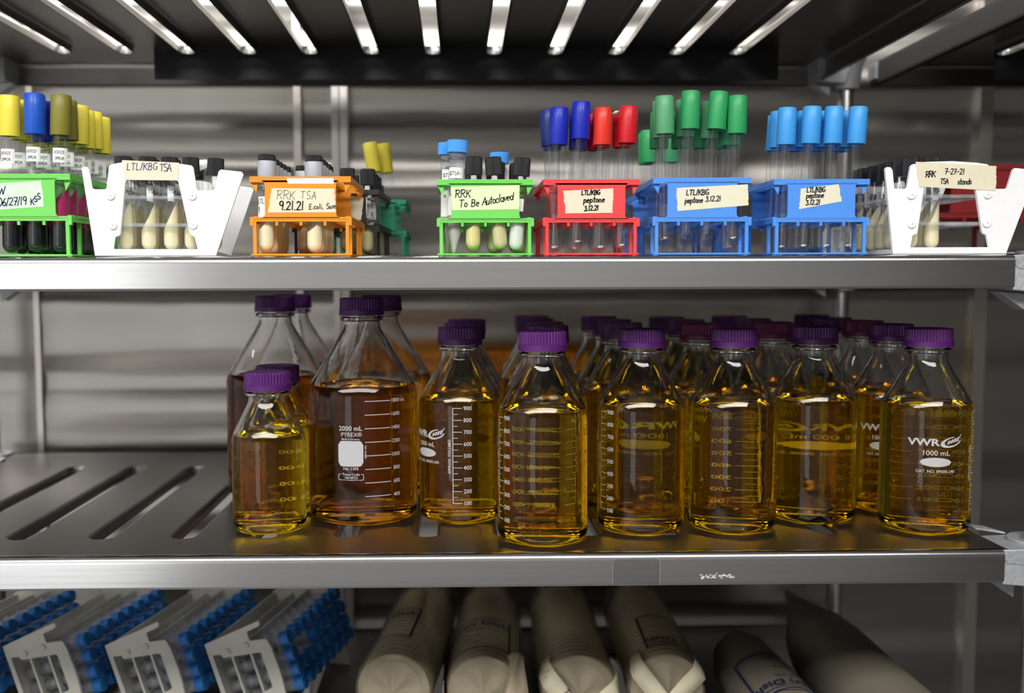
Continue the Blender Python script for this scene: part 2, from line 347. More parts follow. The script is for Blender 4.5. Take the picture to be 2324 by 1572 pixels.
# ------------------------------------------------------------------ shelving
SP, S0 = .09265, -.593
def shelf_mesh(xl, xr, x0, n, yf=YF, yb=YB):
    m = MB(); ys, ye = yf+.075, yb-.135
    K = 10; wo, wi = .0165, .0108
    def stadium(hw, z):
        pts = []; a, b = ys+wo, ye-wo
        for i in range(K+1): pts.append((-hw, b+(a-b)*i/K, z))
        for i in range(1, K): t = math.pi+math.pi*i/K; pts.append((hw*math.cos(t), a+hw*math.sin(t), z))
        for i in range(K+1): pts.append((hw, a+(b-a)*i/K, z))
        for i in range(1, K): t = math.pi*i/K; pts.append((hw*math.cos(t), b+hw*math.sin(t), z))
        return pts
    def cell(x0_, x1_, yy0, yy1, xc):
        pts = []; a, b = ys+wo, ye-wo; L, Rr = x0_-xc, x1_-xc
        for i in range(K+1): pts.append((L, b+(a-b)*i/K if 0 < i < K else (b if i == 0 else a), 0))
        def end(xa, ya, xb, yb_, yy):
            P = [(xa, ya), (xa, yy), (xb, yy), (xb, yb_)]; ds = [abs(ya-yy), abs(xb-xa), abs(yb_-yy)]; tot = sum(ds); out = []
            for i in range(1, K):
                t = tot*i/K
                if t < ds[0]*1.3 and i == 1 or t < ds[0]: out.append((xa, ya+(yy-ya)*min(1, t/ds[0]) if i > 2 else yy if i == 2 else ya+(yy-ya)*.5, 0))
                elif t < ds[0]+ds[1]: out.append((xa+(xb-xa)*(t-ds[0])/ds[1], yy, 0))
                else: out.append((xb, yy if i < K-1 else (yy+yb_)/2, 0))
            out[1] = (xa, yy, 0); out[-2] = (xb, yy, 0); out[0] = (xa, (ya+yy)/2, 0); out[-1] = (xb, (yb_+yy)/2, 0)
            n_ = len(out)
            for j in range(2, n_-2): out[j] = (xa+(xb-xa)*(j-1)/(n_-3), yy, 0)
            return out
        pts += end(L, a, Rr, a, yy0)
        for i in range(K+1): pts.append((Rr, a+(b-a)*i/K, 0))
        pts += end(Rr, b, L, b, yy1)
        return pts
    yy0, yy1 = yf+.010, yb-.010
    for i in range(n):
        xc = x0+SP*i; rings = [cell(xc-SP/2, xc+SP/2, yy0, yy1, xc)]
        rings.append(stadium(wo+.0012, 0)); rings.append(stadium(wo, 0))
        for t in (25, 50, 75, 90): rings.append(stadium(wi+(wo-wi)*(1-math.sin(R(t))), -.0075*(1-math.cos(R(t)))))
        rings.append(stadium(wi, -.0084)); rings.append(stadium(wi, -.0130))
        v = [(xc+p[0], p[1], p[2]) for r in rings for p in r]; N = len(rings[0]); f = []
        for r in range(len(rings)-1):
            for k in range(N): k2 = (k+1) % N; f.append((r*N+k, r*N+k2, (r+1)*N+k2, (r+1)*N+k))
        m.add(v, f)
    for a, b in ((xl, x0-SP/2), (x0+SP*(n-.5), xr)):
        m.add([(a, yy0, 0), (b, yy0, 0), (b, yy1, 0), (a, yy1, 0)], [(0, 1, 2, 3)])
    # rolled rims: profile swept along the front, back and both ends
    pr = [(0, 0)]+[(.010-.010*math.cos(R(90-t))*1.0, .0) for t in ()]
    prof = [(.010, 0), (.0083, 0)]+[(.0075-.0075*math.sin(R(a)), -.0075+.0075*math.cos(R(a))) for a in (0, 15, 30, 45, 60, 75, 90)]+[(0, -.0082), (0, -.0332), (0, -.034), (.0012, -.0358), (.003, -.0362), (.010, -.0362)]
    for y0_, sg in ((yf, 1), (yb, -1)):
        v = []; f = []
        for X_ in (xl, xr): v += [(X_, y0_+sg*p, z) for p, z in prof]
        n_ = len(prof); f = [(k, k+1, n_+k+1, n_+k) for k in range(n_-1)]
        m.add(v, f)
    for X_, sg in ((xl, 1), (xr, -1)):
        v = [(X_+sg*(p-.010), Y_, z) for Y_ in (yf+.004, yb-.004) for p, z in prof]; n_ = len(prof)
        m.add(v, [(k, k+1, n_+k+1, n_+k) for k in range(n_-1)])
    return m
unit = empty('shelving_unit', T(0, 0, 0), 'stainless steel slotted shelving unit with three tiers in view holding lab glassware', 'shelving')
base_shelf = shelf_mesh(XL, XR, S0, 12)
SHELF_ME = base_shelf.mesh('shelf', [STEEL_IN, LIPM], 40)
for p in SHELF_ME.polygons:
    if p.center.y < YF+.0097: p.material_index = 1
def add_shelf(z, lbl):
    o = bpy.data.objects.new('shelf', SHELF_ME); COL.objects.link(o); o.parent = unit; o.location = (0, 0, z); o['label'] = lbl
    s = o.modifiers.new('sheet', 'SOLIDIFY'); s.thickness = .0012; s.offset = -1; s.use_rim = False
    return o
sh_u = add_shelf(HU, 'slotted top shelf seen from below')
sh_1 = add_shelf(H1, 'middle shelf carrying the coloured tube racks')
sh_2 = add_shelf(H2, 'slotted shelf carrying the amber bottles')
sh_3 = add_shelf(H3, 'bottom shelf under the petri dish sleeves')
XP, YPF, YPB = .640, 1.125, 1.735
for xs in (-.776, XP):
    for ys in (YPF, YPB):
        m = MB(); m.lathe([(0, 0), (.017, 0), (.017, .02), (.0127, .03), (.0127, 2.05), (.009, 2.055), (0, 2.055)], 20, T(xs, ys, 0))
        for k in range(30):
            pass
        m.build('post', STEEL, unit)
        for z in (HU, H1, H2, H3):
            sg = -1 if xs > 0 else 1; sy = 1 if ys < 1.4 else -1
            c = MB(); M = T(xs, ys, z-.02)
            c.lathe([(.014, -.028), (.021, -.028), (.026, .010), (.031, .020), (.031, .024), (.022, .024), (.0145, .020)], 24, M)
            # cast corner wings reaching to the shelf edges
            c.add([(sg*.012, -sy*.035, -.022), (sg*.055, -sy*.035, -.018), (sg*.055, -sy*.032, .019), (sg*.0, -sy*.035, .021),
                   (sg*.012, sy*.03, -.022), (sg*.055, sy*.03, -.018), (sg*.055, sy*.03, .019), (sg*.0, sy*.03, .021)],
                  [(0,1,2,3),(7,6,5,4),(0,4,5,1),(1,5,6,2),(2,6,7,3),(3,7,4,0)], M)
            c.prism([(0, -.004), (sg*.050, .002), (sg*.053, .007), (sg*.050, .012), (0, .015)], [], -.006-sy*.028, .006-sy*.028, M @ T(0, 0, .004))
            c.add([(sg*.02, sy*.028, .0206), (sg*.044, sy*.050, .0206), (sg*.044, sy*.070, .0206), (sg*.03, sy*.06, .0206),
                   (sg*.02, sy*.028, .0236), (sg*.044, sy*.050, .0236), (sg*.044, sy*.070, .0236), (sg*.03, sy*.06, .0236)],
                  [(3,2,1,0),(4,5,6,7),(0,1,5,4),(1,2,6,5),(2,3,7,6),(3,0,4,7)], M)
            c.prism([(sg*.03, -.022), (sg*.058, -.020), (sg*.030, -.040)], [], -.012, .012, M)
            c.build('corner_bracket', CAST, unit, 30, .0012)
# black strip under the rear of the top shelf, clear holder and residue on the lip
m = MB(); xa, xb = at(350, 150, 1.638).x, at(1766, 150, 1.638).x
m.box(xa, xb, 1.6375, 1.6405, -.049, -.0016)

m.build('edge_strip', BLACKF, sh_u, label='black strip under rear edge of the top shelf')
p0, p1 = at(1390, 1300, YF), at(1497, 1300, YF)
m = MB(); wd = p1.x-p0.x
lp = [(0, -.034), (wd, -.034), (wd, -.010)]+[(wd-.005+.005*math.cos(R(a)), -.010+.005*math.sin(R(a))) for a in (0, 30, 60, 90)]+[(.005-.005*math.sin(R(a)), -.010+.005*math.cos(R(a))) for a in (0, 30, 60, 90)]
m.prism(lp, [], -.0012, -.0002, T(p0.x, YF, H2))
lh = m.build('label_holder', thin_glass('clear_sticker', (.97, .97, .98), (.85, .85, .85), .15, .3), unit, label='clear plastic label sleeve on the shelf lip')
rim = MB(); rb = ([], []); ribbon(rb, lp[1:]+[lp[0]], .00035); rim.add([(x, 0, y) for x, y in rb[0]], rb[1], T(p0.x, YF-.0014, H2))
rim.build('sleeve_rim', mat('clear_rim', (.35, .35, .36), .4), lh)
m = MB(); rnd = random.Random(3)
q0 = at(1590, 1315, YF)
for k in range(70):
    x = q0.x+rnd.uniform(0, .036); z = H2-.0265+rnd.gauss(0, .0011); a, b = rnd.uniform(.0003, .0016), rnd.uniform(.0002, .0007)
    m.add([(x-a, YF-.0003, z-b), (x+a, YF-.0003, z-b*.6), (x+a*.7, YF-.0003, z+b), (x-a*.8, YF-.0003, z+b*.7)], [(0, 1, 2, 3)])
m.build('glue_residue', PAPER, unit, label='white glue residue on the shelf lip')

# neighbouring unit at the right
unit2 = empty('shelving_unit', T(0, 0, 0), 'adjoining steel shelving unit at far right edge beside the rear post', 'shelving')
s2 = shelf_mesh(.70, 1.70, .70+.14, 9, 1.16, YB)
ME2 = s2.mesh('shelf', [STEEL_IN, mat('shaded_rim', (.018, .0175, .017), .75)], 40)  # near-black colour stands in for the unlit face of the steel rim
for p in ME2.polygons:
    if p.center.x < .70: p.material_index = 1
for z in (HU, H1):
    o = bpy.data.objects.new('shelf', ME2); COL.objects.link(o); o.parent = unit2; o.location = (0, 0, z)
    s = o.modifiers.new('sheet', 'SOLIDIFY'); s.thickness = .0012; s.offset = -1; s.use_rim = False
for ys in (1.2, 1.735):
    MB().lathe([(0, 0), (.0127, 0), (.0127, 2.05), (0, 2.055)], 18, T(1.74, ys, 0)).build('post', STEEL, unit2)
for ys in (1.165, 1.735):
    for z in (HU, H1):
        MB().box(.684, .706, ys-.01, ys+.02, z-.03, z-.004).build('corner_bracket', CAST, unit2)
m = MB(); m.box(at(2258, 150, 1.638).x, 1.3, 1.6375, 1.6405, HU-.049, HU-.0016); m.build('edge_strip', BLACKF, unit2)

# ------------------------------------------------------------------ bottles
def bottle_profile(r, zs, ze, rn, ztop, foot=.8):
    p = [(0, .0085), (r*.25, .0080), (r*.45, .0062), (r*.60, .0036), (r*.70, .0012), (r*foot*.95, 0), (r*foot, .0003)]
    rr = r-r*foot; zc = .010
    for a in (25, 50, 72, 90): p.append((r*foot+rr*math.sin(R(a)), zc-zc*math.cos(R(a))))
    p.append((r, zs-.012))
    for t in (.15, .35, .6, .85): p.append((r-(.0075*t**2), zs-.012+.022*t))
    ra, za = p[-1]
    for t in (.25, .5, .75, .9): p.append((ra+(rn+.003-ra)*t, za+(ze-.004-za)*t))
    p += [(rn+.0012, ze), (rn, ze+.006), (rn, ztop-.024), (rn+.004, ztop-.0225), (rn+.0042, ztop-.0195), (rn+.001, ztop-.018), (rn, ztop)]
    return p
def inset(p, t):
    q = []
    for i, (r, z) in enumerate(p):
        a = p[max(0, i-1)]; b = p[min(len(p)-1, i+1)]; dr, dz = b[0]-a[0], b[1]-a[1]; l = math.hypot(dr, dz) or 1
        q.append((max(0, r-dz/l*t), z+dr/l*t))
    q[0] = (0, p[0][1]+t); return q
def level_cut(p, z):
    out = []
    for i, (r, zz) in enumerate(p):
        if zz > z and i > 8:
            r0, z0 = p[i-1]; k = (z-z0)/(zz-z0); out.append((r0+(r-r0)*k, z)); break
        out.append((r, zz))
    return out
def make_bottle(name, r, zs, ze, rn, ztop, level, capc, liq, wall=.0026, foot=.8):
    root = empty(name)
    po = bottle_profile(r, zs, ze, rn, ztop, foot); pi = inset(po, wall)
    full = [(a, max(b, wall*.9)) for a, b in pi if b < ztop-.027]+[(rn-wall, ztop-.024), (rn-wall, ztop)]
    wet = level_cut(full, level); rl = wet[-1][0]
    pi = [(0, level), (rl-.004, level), (rl-.0015, level+.0003), (rl-.0003, level+.0012)]+[q for q in full if q[1] > level+.0015]
    m = MB(); m.lathe(po, 64); m.lathe(pi, 64, flip=True)
    rim = MB(); m.lathe([(rn, ztop), (rn-wall, ztop)], 64)
    m.build('glass_body', BGLASS, root, 50)
    pl = wet[:-1]+[(rl, level-.0004), (rl-.003, level-.0002), (0, level-.0002)]
    MB().lathe(pl, 64).build('liquid', liq, root, 50)
    # ribbed screw cap with a plain band
    c = MB(); n = 132; z0, z1 = ztop-.0165, ztop+.0045; rc = .0268
    def ring(z, k, dr): return [((rc+dr-(.0009*k if (i % 3) == 0 else 0))*math.cos(2*math.pi*i/n) if True else 0, (rc+dr-(.0009*k if (i % 3) == 0 else 0))*math.sin(2*math.pi*i/n), z) for i in range(n)]
    rows = [ring(z0, 0, -.002), ring(z0, 0, 0.0006), ring(z0+.0062, 0, .0006), ring(z0+.0066, 0, 0), ring(z0+.0072, 1, 0), ring(z1-.0015, 1, -.0003), ring(z1-.0003, .5, -.0012), ring(z1, 0, -.0024)]
    v = [p for rw in rows for p in rw]; f = [(a*n+i, a*n+(i+1) % n, (a+1)*n+(i+1) % n, (a+1)*n+i) for a in range(len(rows)-1) for i in range(n)]
    f.append(tuple((len(rows)-1)*n+i for i in range(n))); f.append(tuple(reversed(range(n))))
    c.add(v, f); c.build('cap', capc, root, 25)
    return root
BOT = {}
def inks(root, kind, logo=.039):
    if kind == '1L':
        rr = .0505+.00025
        for side in (0,):
            d = ([], []); u = .0137*1.0
            z0 = .0268; st = .01410
            rect(d, -.0004, .0004, z0, z0+st*8)
            for i in range(9):
                z = z0+st*i; rect(d, 0, .0110, z-.00035, z+.00035, 4); printed(d, '%d00' % (i+1), .0125, z-.0023, .0048, wide=.98, bold=.012)
                if i < 8: rect(d, 0, .0060, z+st/2-.0003, z+st/2+.0003, 2)
            wrapped(d, rr, side).build('scale_print', WINK, root)
            d = ([], []); e = ([], []); printed(e, 'APPROX. VOLUMES', 0, 0, .0034, 'C', .98, .010)
            d[0].extend([(-.0026-y, .0820+x) for x, y in e[0]]); d[1].extend(e[1])
            lx = -logo
            printed(d, 'VWR', lx-.0300, .1035, .0078, 'L', 1.32, .03)
            # leaf mark: tilted crescent ring with a veined leaf
            cx, cy = lx+.0165, .1075
            def el(a, k):
                x, y = .0125*k*math.cos(a), .0056*k*math.sin(a); t = R(14); return (cx+x*math.cos(t)-y*math.sin(t), cy+x*math.sin(t)+y*math.cos(t))
            N = 26
            for i in range(N):
                a0, a1 = R(65+285*i/N), R(65+285*(i+1)/N); w0, w1 = .14+.24*math.sin(math.pi*i/N), .14+.24*math.sin(math.pi*(i+1)/N)
                o = len(d[0]); d[0].extend([el(a0, 1), el(a1, 1), el(a1, 1-w1), el(a0, 1-w0)]); d[1].append((o, o+1, o+2, o+3))
            for k in range(4):
                x = cx-.0052+k*.0037; o = len(d[0]); d[0].extend([(x, cy-.0024+k*.0009), (x+.0027, cy-.0018+k*.0010), (x+.0046, cy+.0021+k*.0013), (x+.0019, cy+.0016+k*.0013)]); d[1].append((o, o+1, o+2, o+3))
            ribbon(d, [(cx+.0075, cy+.004), (cx+.0115, cy+.0068), (cx+.0122, cy+.0086)], .0009)
            printed(d, '1000 mL', lx, .0925, .0056, 'C', 1.08, .008)
            ns = 16
            for k in range(ns):
                x0, x1 = -.0172+.0344*k/ns, -.0172+.0344*(k+1)/ns
                h0, h1 = (.0052*math.sqrt(max(0, 1-(q/.0172)**2)) for q in (x0, x1))
                o = len(d[0]); d[0].extend([(lx+x0, .0848-h0), (lx+x1, .0848-h1), (lx+x1, .0848+h1), (lx+x0, .0848+h0)]); d[1].append((o, o+1, o+2, o+3))
            printed(d, 'CAT. NO. 89000-240', lx, .0728, .0034, 'C', .98, .008)
            wrapped(d, rr, side).build('logo_print', WINK, root)
    elif kind == '2L':
        rr = .0665+.00025; d = ([], []); z0 = .0372; st = .0160
        for i in range(8):
            z = z0+st*i; rect(d, .0020, .0335, z-.0004, z+.0004, 8); n = printed(d, '%d' % (400+200*i), .0465, z-.0021, .0046, 'R', .95, .006)
        printed(d, 'mL', .0478, z0+st*7-.0021, .0044, 'L', .95, 0)
        wrapped(d, rr, 0).build('scale_print', WINK, root)
        d = ([], []); cx = -.0150
        printed(d, '2000 mL', cx, .1150, .0054, 'C', 1.02, .012); printed(d, 'PYREX\u00ae', cx+.001, .1080, .0048, 'C', 1.0, .0)
        printed(d, 'Made in Germany', cx, .1040, .0021, 'C', 1.0, .01)
        s_, q = .0150, .005; pts = []
        for ex, ey, a in ((s_-q, s_-q, 0), (-s_+q, s_-q, 90), (-s_+q, -s_+q, 180), (s_-q, -s_+q, 270)):
            pts += [(cx+ex+q*math.cos(R(a+t)), .0878+ey+q*math.sin(R(a+t))) for t in (0, 30, 60, 90)]
        # square split in columns so that it follows the glass
        for k in range(12):
            x0, x1 = -s_+2*s_*k/12, -s_+2*s_*(k+1)/12
            def hh(x): return s_ if abs(x) <= s_-q else s_-q+math.sqrt(max(0, q*q-(abs(x)-s_+q)**2))
            o = len(d[0]); d[0].extend([(cx+x0, .0878-hh(x0)), (cx+x1, .0878-hh(x1)), (cx+x1, .0878+hh(x1)), (cx+x0, .0878+hh(x0))]); d[1].append((o, o+1, o+2, o+3))
        printed(d, 'No. 1395', cx, .0685, .0034, 'C', 1.0, .012); printed(d, 'Trace Code', cx, .0620, .0030, 'C', 1.0, .012); printed(d, '10018753', cx, .0580, .0028, 'C', 1.0, .012)
        for sg in (-1, 1): ribbon(d, [(cx+sg*.0122, .0637), (cx+sg*.0150, .0630), (cx+sg*.0150, .0578), (cx+sg*.0140, .0567), (cx, .0565)], .0006)
        e = ([], []); printed(e, 'APPROX. VOL.', 0, 0, .0018, 'C', 1, .02)
        d[0].extend([(.0030-y+.0005, .0900+x) for x, y in e[0]]); o = len(d[0])-len(e[0]); d[1].extend([tuple(i+o for i in q_) for q_ in e[1]])
        wrapped(d, rr, 0).build('logo_print', WINK, root)
    else:
        rr = .0425+.00025; d = ([], []); z0 = .030; st = .0185
        for i in range(4):
            z = z0+st*i; printed(d, '%d00' % (i+1), 0, z-.002, .0042, 'C', 1.1, .02)
        wrapped(d, rr, 0).build('scale_print', WINK, root)
def fix_1L_vertical(root): pass
BOT['1L'] = make_bottle('media_bottle', .0505, .149, .1935, .0222, .2285, .1460, PURP, LIQ1); inks(BOT['1L'], '1L')
BOT['2L'] = make_bottle('media_bottle', .0665, .162, .231, .0222, .2640, .1625, PURP, LIQ2, .003); inks(BOT['2L'], '2L')
BOT['500'] = make_bottle('media_bottle', .0425, .1135, .149, .0218, .1800, .1110, PURP, LIQ5); inks(BOT['500'], '500')
BOT['1L6'] = make_bottle('media_bottle', .0505, .149, .1935, .0222, .2285, .1460, PURP, LIQ1); inks(BOT['1L6'], '1L', .0505)
BOT['2Ld'] = copy_tree(BOT['2L'])
for ch in BOT['2Ld'].children:
    if ch.name.startswith('liquid'): ch.data = ch.data.copy(); ch.data.materials[0] = LIQD
BOT['1Lm'] = copy_tree(BOT['1L'])
for ch in BOT['1Lm'].children:
    if ch.name.startswith('cap'): ch.data = ch.data.copy(); ch.data.materials[0] = MAGE
RAD = {'1L': .0505, '1Lm': .0505, '1L6': .0505, '2L': .0665, '2Ld': .0665, '500': .0425}
used = set()
def put_bottle(kind, X, Y, face, label, group):
    M = T(X, Y, H2+.0004, face)
    if kind in used: o = copy_tree(BOT[kind], M)
    else: used.add(kind); o = BOT[kind]; o.matrix_world = M
    tag(o, label, 'bottle', group); return o
# front bottles: centre pixel, lowest base pixel, facing of the printed scale
FRONT = [('1L', 1045, 1190, -10, 'one litre yellow broth bottle with white scale facing front, beside the largest bottle'),
         ('1L', 1231, 1242, -70, 'nearest one litre yellow broth bottle, standing closest to the shelf lip'),
         ('1L', 1454, 1217, -63, 'one litre yellow broth bottle with plain front, scale along its left edge'),
         ('1L', 1661, 1215, 166, 'one litre yellow broth bottle whose scale shows reversed through the liquid'),
         ('1L', 1843, 1192, -138, 'one litre yellow broth bottle whose logo shows reversed through the liquid'),
         ('1L6', 2098, 1216, 70, 'one litre yellow broth bottle at right end of the shelf, white logo facing front'),
         ('2L', 825, 1194, 0, 'two litre amber bottle with white square and 1800 mL scale facing front'),
         ('500', 611, 1215, 167, 'small half litre yellow bottle at left front of the bottle shelf')]
for kind, px, py, face, lab in FRONT:
    p = on(px, py, H2); r = RAD[kind]; Y = p.y+r*.86; X = at(px, py-130, Y).x
    put_bottle(kind, X, Y, R(face)-math.atan2(X, Y), lab, 'broth bottles at the front of the shelf')
REAR = [('2Ld', 627, 850, 1.42, 40, 'large brown two litre bottle behind the small half litre bottles'),
        ('2Ld', 668, 850, 1.567, 80, 'rearmost large brown two litre bottle at left, next to the wall'),
        ('2Ld', 868, 850, 1.418, 100, 'large two litre bottle directly behind the scaled two litre bottle'),
        ('500', 633, 1000, 1.303, 130, 'second half litre bottle, tucked behind the front half litre bottle')]
COLS = [(1054, (1.374, 1.478), 'behind the front scaled one litre bottle'),
        (1242, (1.300, 1.405, 1.51, 1.615), 'behind the nearest one litre bottle'),
        (1410, (1.360, 1.470, 1.58), 'behind the plain fronted one litre bottle'),
        (1590, (1.340, 1.450, 1.56), 'behind the bottle with the reversed scale'),
        (1752, (1.365, 1.475, 1.585), 'behind the bottle with the reversed logo'),
        (2022, (1.302, 1.405, 1.508, 1.611), 'behind the right end bottle')]
ORD = ['first', 'second', 'third', 'fourth', 'fifth', 'sixth', 'seventh', 'eighth']
for kind, px, py, Y, face, lab in REAR:
    put_bottle(kind, at(px, py, Y).x, Y, R(face), lab, 'broth bottles at the back of the shelf')
for ci, (px, ys, wh) in enumerate(COLS):
    X0 = at(px, 800, ys[0]).x
    for k, Y in enumerate(ys):
        kind = '1Lm' if (ci, k) in ((3, 0), (4, 0), (5, 1)) else '1L'
        put_bottle(kind, X0+(.004 if k % 2 else 0), Y, R(random.uniform(0, 360)),
                   '%s capped one litre bottle, %s of the row %s' % ('magenta' if kind == '1Lm' else 'purple', ORD[k], wh), 'broth bottles at the back of the shelf')

# ------------------------------------------------------------------ tube racks
def tape_part(parent, name, m, pts, tape_m, ink_m, lines, off=0, jag=True):
    """pts: four corners (x,z) tl,tr,br,bl of a tape strip; ends torn in a zigzag; lines = hand lettering"""
    tl, tr, br, bl = pts; rnd = random.Random(int(abs(tl[0])*1e5)+7)
    def edge(a, b, n, amp): return [(a[0]+(b[0]-a[0])*i/n+(rnd.uniform(-amp, amp) if 0 < i < n else 0), a[1]+(b[1]-a[1])*i/n) for i in range(n+1)]
    rgt = edge(tr, br, 12, .0006 if jag else 0); lft = edge(bl, tl, 12, .0006 if jag else 0)
    lp = [tl]+rgt+lft[:-1]
    mb = MB(); mb.prism(lp[::-1], [], -.00035, 0, m)
    o = mb.build(name, tape_m, parent)
    d = ([], [])
    for L in lines: hand(d, *L)
    if d[0]: flat(d, m @ T(0, -.00055, 0)).build('handwriting', ink_m, o)
    return o
RW, RH, RD = .1015, .0790, .1450
def make_rack(color, nrow=6):
    root = empty('test_tube_rack'); c = RACKC[color]; hw = RW/2
    xs = [(-1.5+i)*.0242 for i in range(4)]; ys = [.0130+.0238*j for j in range(nrow)]
    dep = .0130*2+.0238*(nrow-1)
    def plate(z0, z1):
        m = MB(); holes = []
        for x in xs:
            for y in ys: holes.append([(x+0.0112*math.cos(2*math.pi*k/14), y+.0112*math.sin(2*math.pi*k/14)) for k in range(14)])
        outer = [(-hw, 0), (hw, 0), (hw, dep), (-hw, dep)]
        m.prism(outer, holes, z0, z1, Matrix(((1, 0, 0, 0), (0, 0, 1, 0), (0, 1, 0, 0), (0, 0, 0, 1)))); return m
    m = plate(RH-.0022, RH); m.box(-hw, hw, 0, .0020, RH-.0058, RH-.002); m.box(-hw, hw, dep-.002, dep, RH-.0058, RH-.002)
    for s in (-1, 1):
        x0, x1 = (hw-.002, hw) if s > 0 else (-hw, -hw+.002); m.box(x0, x1, .002, dep-.002, RH-.0058, RH-.002)
        for y in (.004, dep-.006): m.prism([(s*hw, RH-.0058), (s*(hw-.0075), RH-.0058), (s*(hw-.006), RH-.016)], [], y, y+.002)
    m.build('top_plate', c, root, 30, .0005)
    m = plate(.0362, .0384); m.box(-hw, hw, 0, .0020, .0340, .0366); m.box(-hw, hw, dep-.002, dep, .0340, .0366)
    for s in (-1, 1):
        x0, x1 = (hw-.0035, hw) if s > 0 else (-hw, -hw+.0035)
        g = .0003*s; m.box(min(x0+g, x1+g), max(x0+g, x1+g), -.0003, .003, .0300, .0386); m.box(min(x0+g, x1+g), max(x0+g, x1+g), dep-.003, dep+.0003, .0300, .0386)
        xa, xb = (hw-.002, hw) if s > 0 else (-hw, -hw+.002); m.box(xa, xb, .003, dep-.003, .0330, .0366)
        for y in ys:
            m.lathe([(.0, .0384), (.0085, .0384), (.0085, .0398), (.0, .0398)], 12, T(s*(hw-.004), y, 0) @ Matrix.Diagonal((.45, .9, 1, 1)))
    for x in (-.0242, 0, .0242): m.box(x-.0013, x+.0013, 0, .0025, .0300, .0345); m.box(x-.0013, x+.0013, dep-.0025, dep, .0300, .0345)
    m.build('middle_plate', c, root, 30, .0005)
    pw = .0357; q = .0045
    def panel(y0, y1):
        z0, z1 = .0375, RH-.004; lp = []
        lp += [(-pw-q, z0), (pw+q, z0)]+[(pw+q-q*math.sin(R(a)), z0+q-q*math.cos(R(a))) for a in (20, 45, 70, 90)]
        lp += [(pw+q-q*math.cos(R(a)), z1-q+q*math.sin(R(a))) for a in (0, 20, 45, 70)]+[(pw+q, z1), (-pw-q, z1)]
        lp += [(-pw-q+q*math.sin(R(a)), z1-q+q*math.cos(R(a))) for a in (20, 45, 70, 90)]
        lp += [(-pw-q+q*math.cos(R(a)), z0+q-q*math.sin(R(a))) for a in (0, 20, 45, 70)]
        return MB().prism(lp, [], y0, y1)
    panel(0, .0022).build('end_panel', c, root, 30); panel(dep-.0022, dep).build('end_panel', c, root, 30)
    MB().box(-hw, hw, 0, dep, 0, .0018).build('base_plate', c, root, 30, .0005)
    for s in (-1, 1):
        for y in (.0005, .030, dep-.034, dep-.0045):
            x = s*(hw-.0042)
            MB().box(x-.0017, x+.0017, y, y+.004, .0015, .0365).build('leg', c, root)
    return root
RACKP = {}
RACKC['shaded red'] = mat('shaded_red_rack_plastic', (.26, .010, .013), .4)  # red plastic darkened in colour for the shade far back on the shelf
def put_rack(color, M, label, group=None):
    if color not in RACKP: RACKP[color] = make_rack(color); o = RACKP[color]; o.matrix_world = M; tag(o, label, 'tube rack', group); return o
    o = copy_tree(RACKP[color], M)
    for ch in list(o.children):
        if ch.name.startswith('tape_label'):
            for g in list(ch.children): bpy.data.objects.remove(g)
            bpy.data.objects.remove(ch)
    tag(o, label, 'tube rack', group); return o

# ------------------------------------------------------------------ tubes
def tube_profile(r, h, conical=False):
    if conical: return [(0, 0), (.0022, .0002), (r*.96, .024), (r, .030), (r, h)]
    return [(0, 0)]+[(r*math.sin(R(a)), r-r*math.cos(R(a))) for a in (18, 36, 54, 72, 90)]+[(r, h)]
def slant(r, z0, z1, n=24, round_bottom=True):
    m = MB(); v = []; f = []; rows = []
    if round_bottom: prof = [(r*math.sin(R(a)), r-r*math.cos(R(a))) for a in (20, 45, 70, 90)]
    else: prof = [(r, 0)]
    for rr, z in prof: rows.append([(rr*math.cos(2*math.pi*k/n), rr*math.sin(2*math.pi*k/n), z) for k in range(n)])
    top = []
    for k in range(n):
        a = 2*math.pi*k/n; t = (math.cos(a)+1)/2; top.append((r*math.cos(a), r*math.sin(a), z0+(z1-z0)*t**1.15))
    rows.append(top); v = [p for rw in rows for p in rw]
    for a in range(len(rows)-1): f += [(a*n+k, a*n+(k+1) % n, (a+1)*n+(k+1) % n, (a+1)*n+k) for k in range(n)]
    f.append(tuple(reversed(range(n)))); L = (len(rows)-1)*n
    o = len(v); c = sum(p[2] for p in top)/n; v.append((0, 0, c*.97)); f += [(L+k, L+(k+1) % n, o) for k in range(n)]
    m.add(v, f); return m
def ribbed(r0, r1, z0, z1, n=90, dep=.0005, top_r=None):
    m = MB(); rows = []
    for r, z, k in ((r0-.001, z0, 0), (r0, z0, 1), (r0, z0+.001, 1), (r1, z1-.0012, 1), (r1-.0008, z1-.0002, .6), (r1-.0018, z1, 0)):
        rows.append([((r-(dep*k if i % 3 == 0 else 0))*math.cos(2*math.pi*i/n), (r-(dep*k if i % 3 == 0 else 0))*math.sin(2*math.pi*i/n), z) for i in range(n)])
    v = [p for rw in rows for p in rw]; f = [(a*n+i, a*n+(i+1) % n, (a+1)*n+(i+1) % n, (a+1)*n+i) for a in range(5) for i in range(n)]
    f.append(tuple(5*n+i for i in range(n))); f.append(tuple(reversed(range(n)))); m.add(v, f); return m
TP = {}
def label_patch(root, r, z0, z1, a0, span, rows, ink=INKB):
    m = MB(); n = 10
    v = [((r)*math.sin(a0-span/2+span*i/n), -(r)*math.cos(a0-span/2+span*i/n), z) for z in (z0, z1) for i in range(n+1)]
    m.add(v, [(i, i+1, n+2+i, n+1+i) for i in range(n)]); o = m.build('sticker', PAPER, root)
    d = ([], [])
    for txt, u, z, h in rows: hand(d, txt, u, z, h, h*.13)
    if d[0]: wrapped(d, r+.0002, a0).build('handwriting', ink, o)
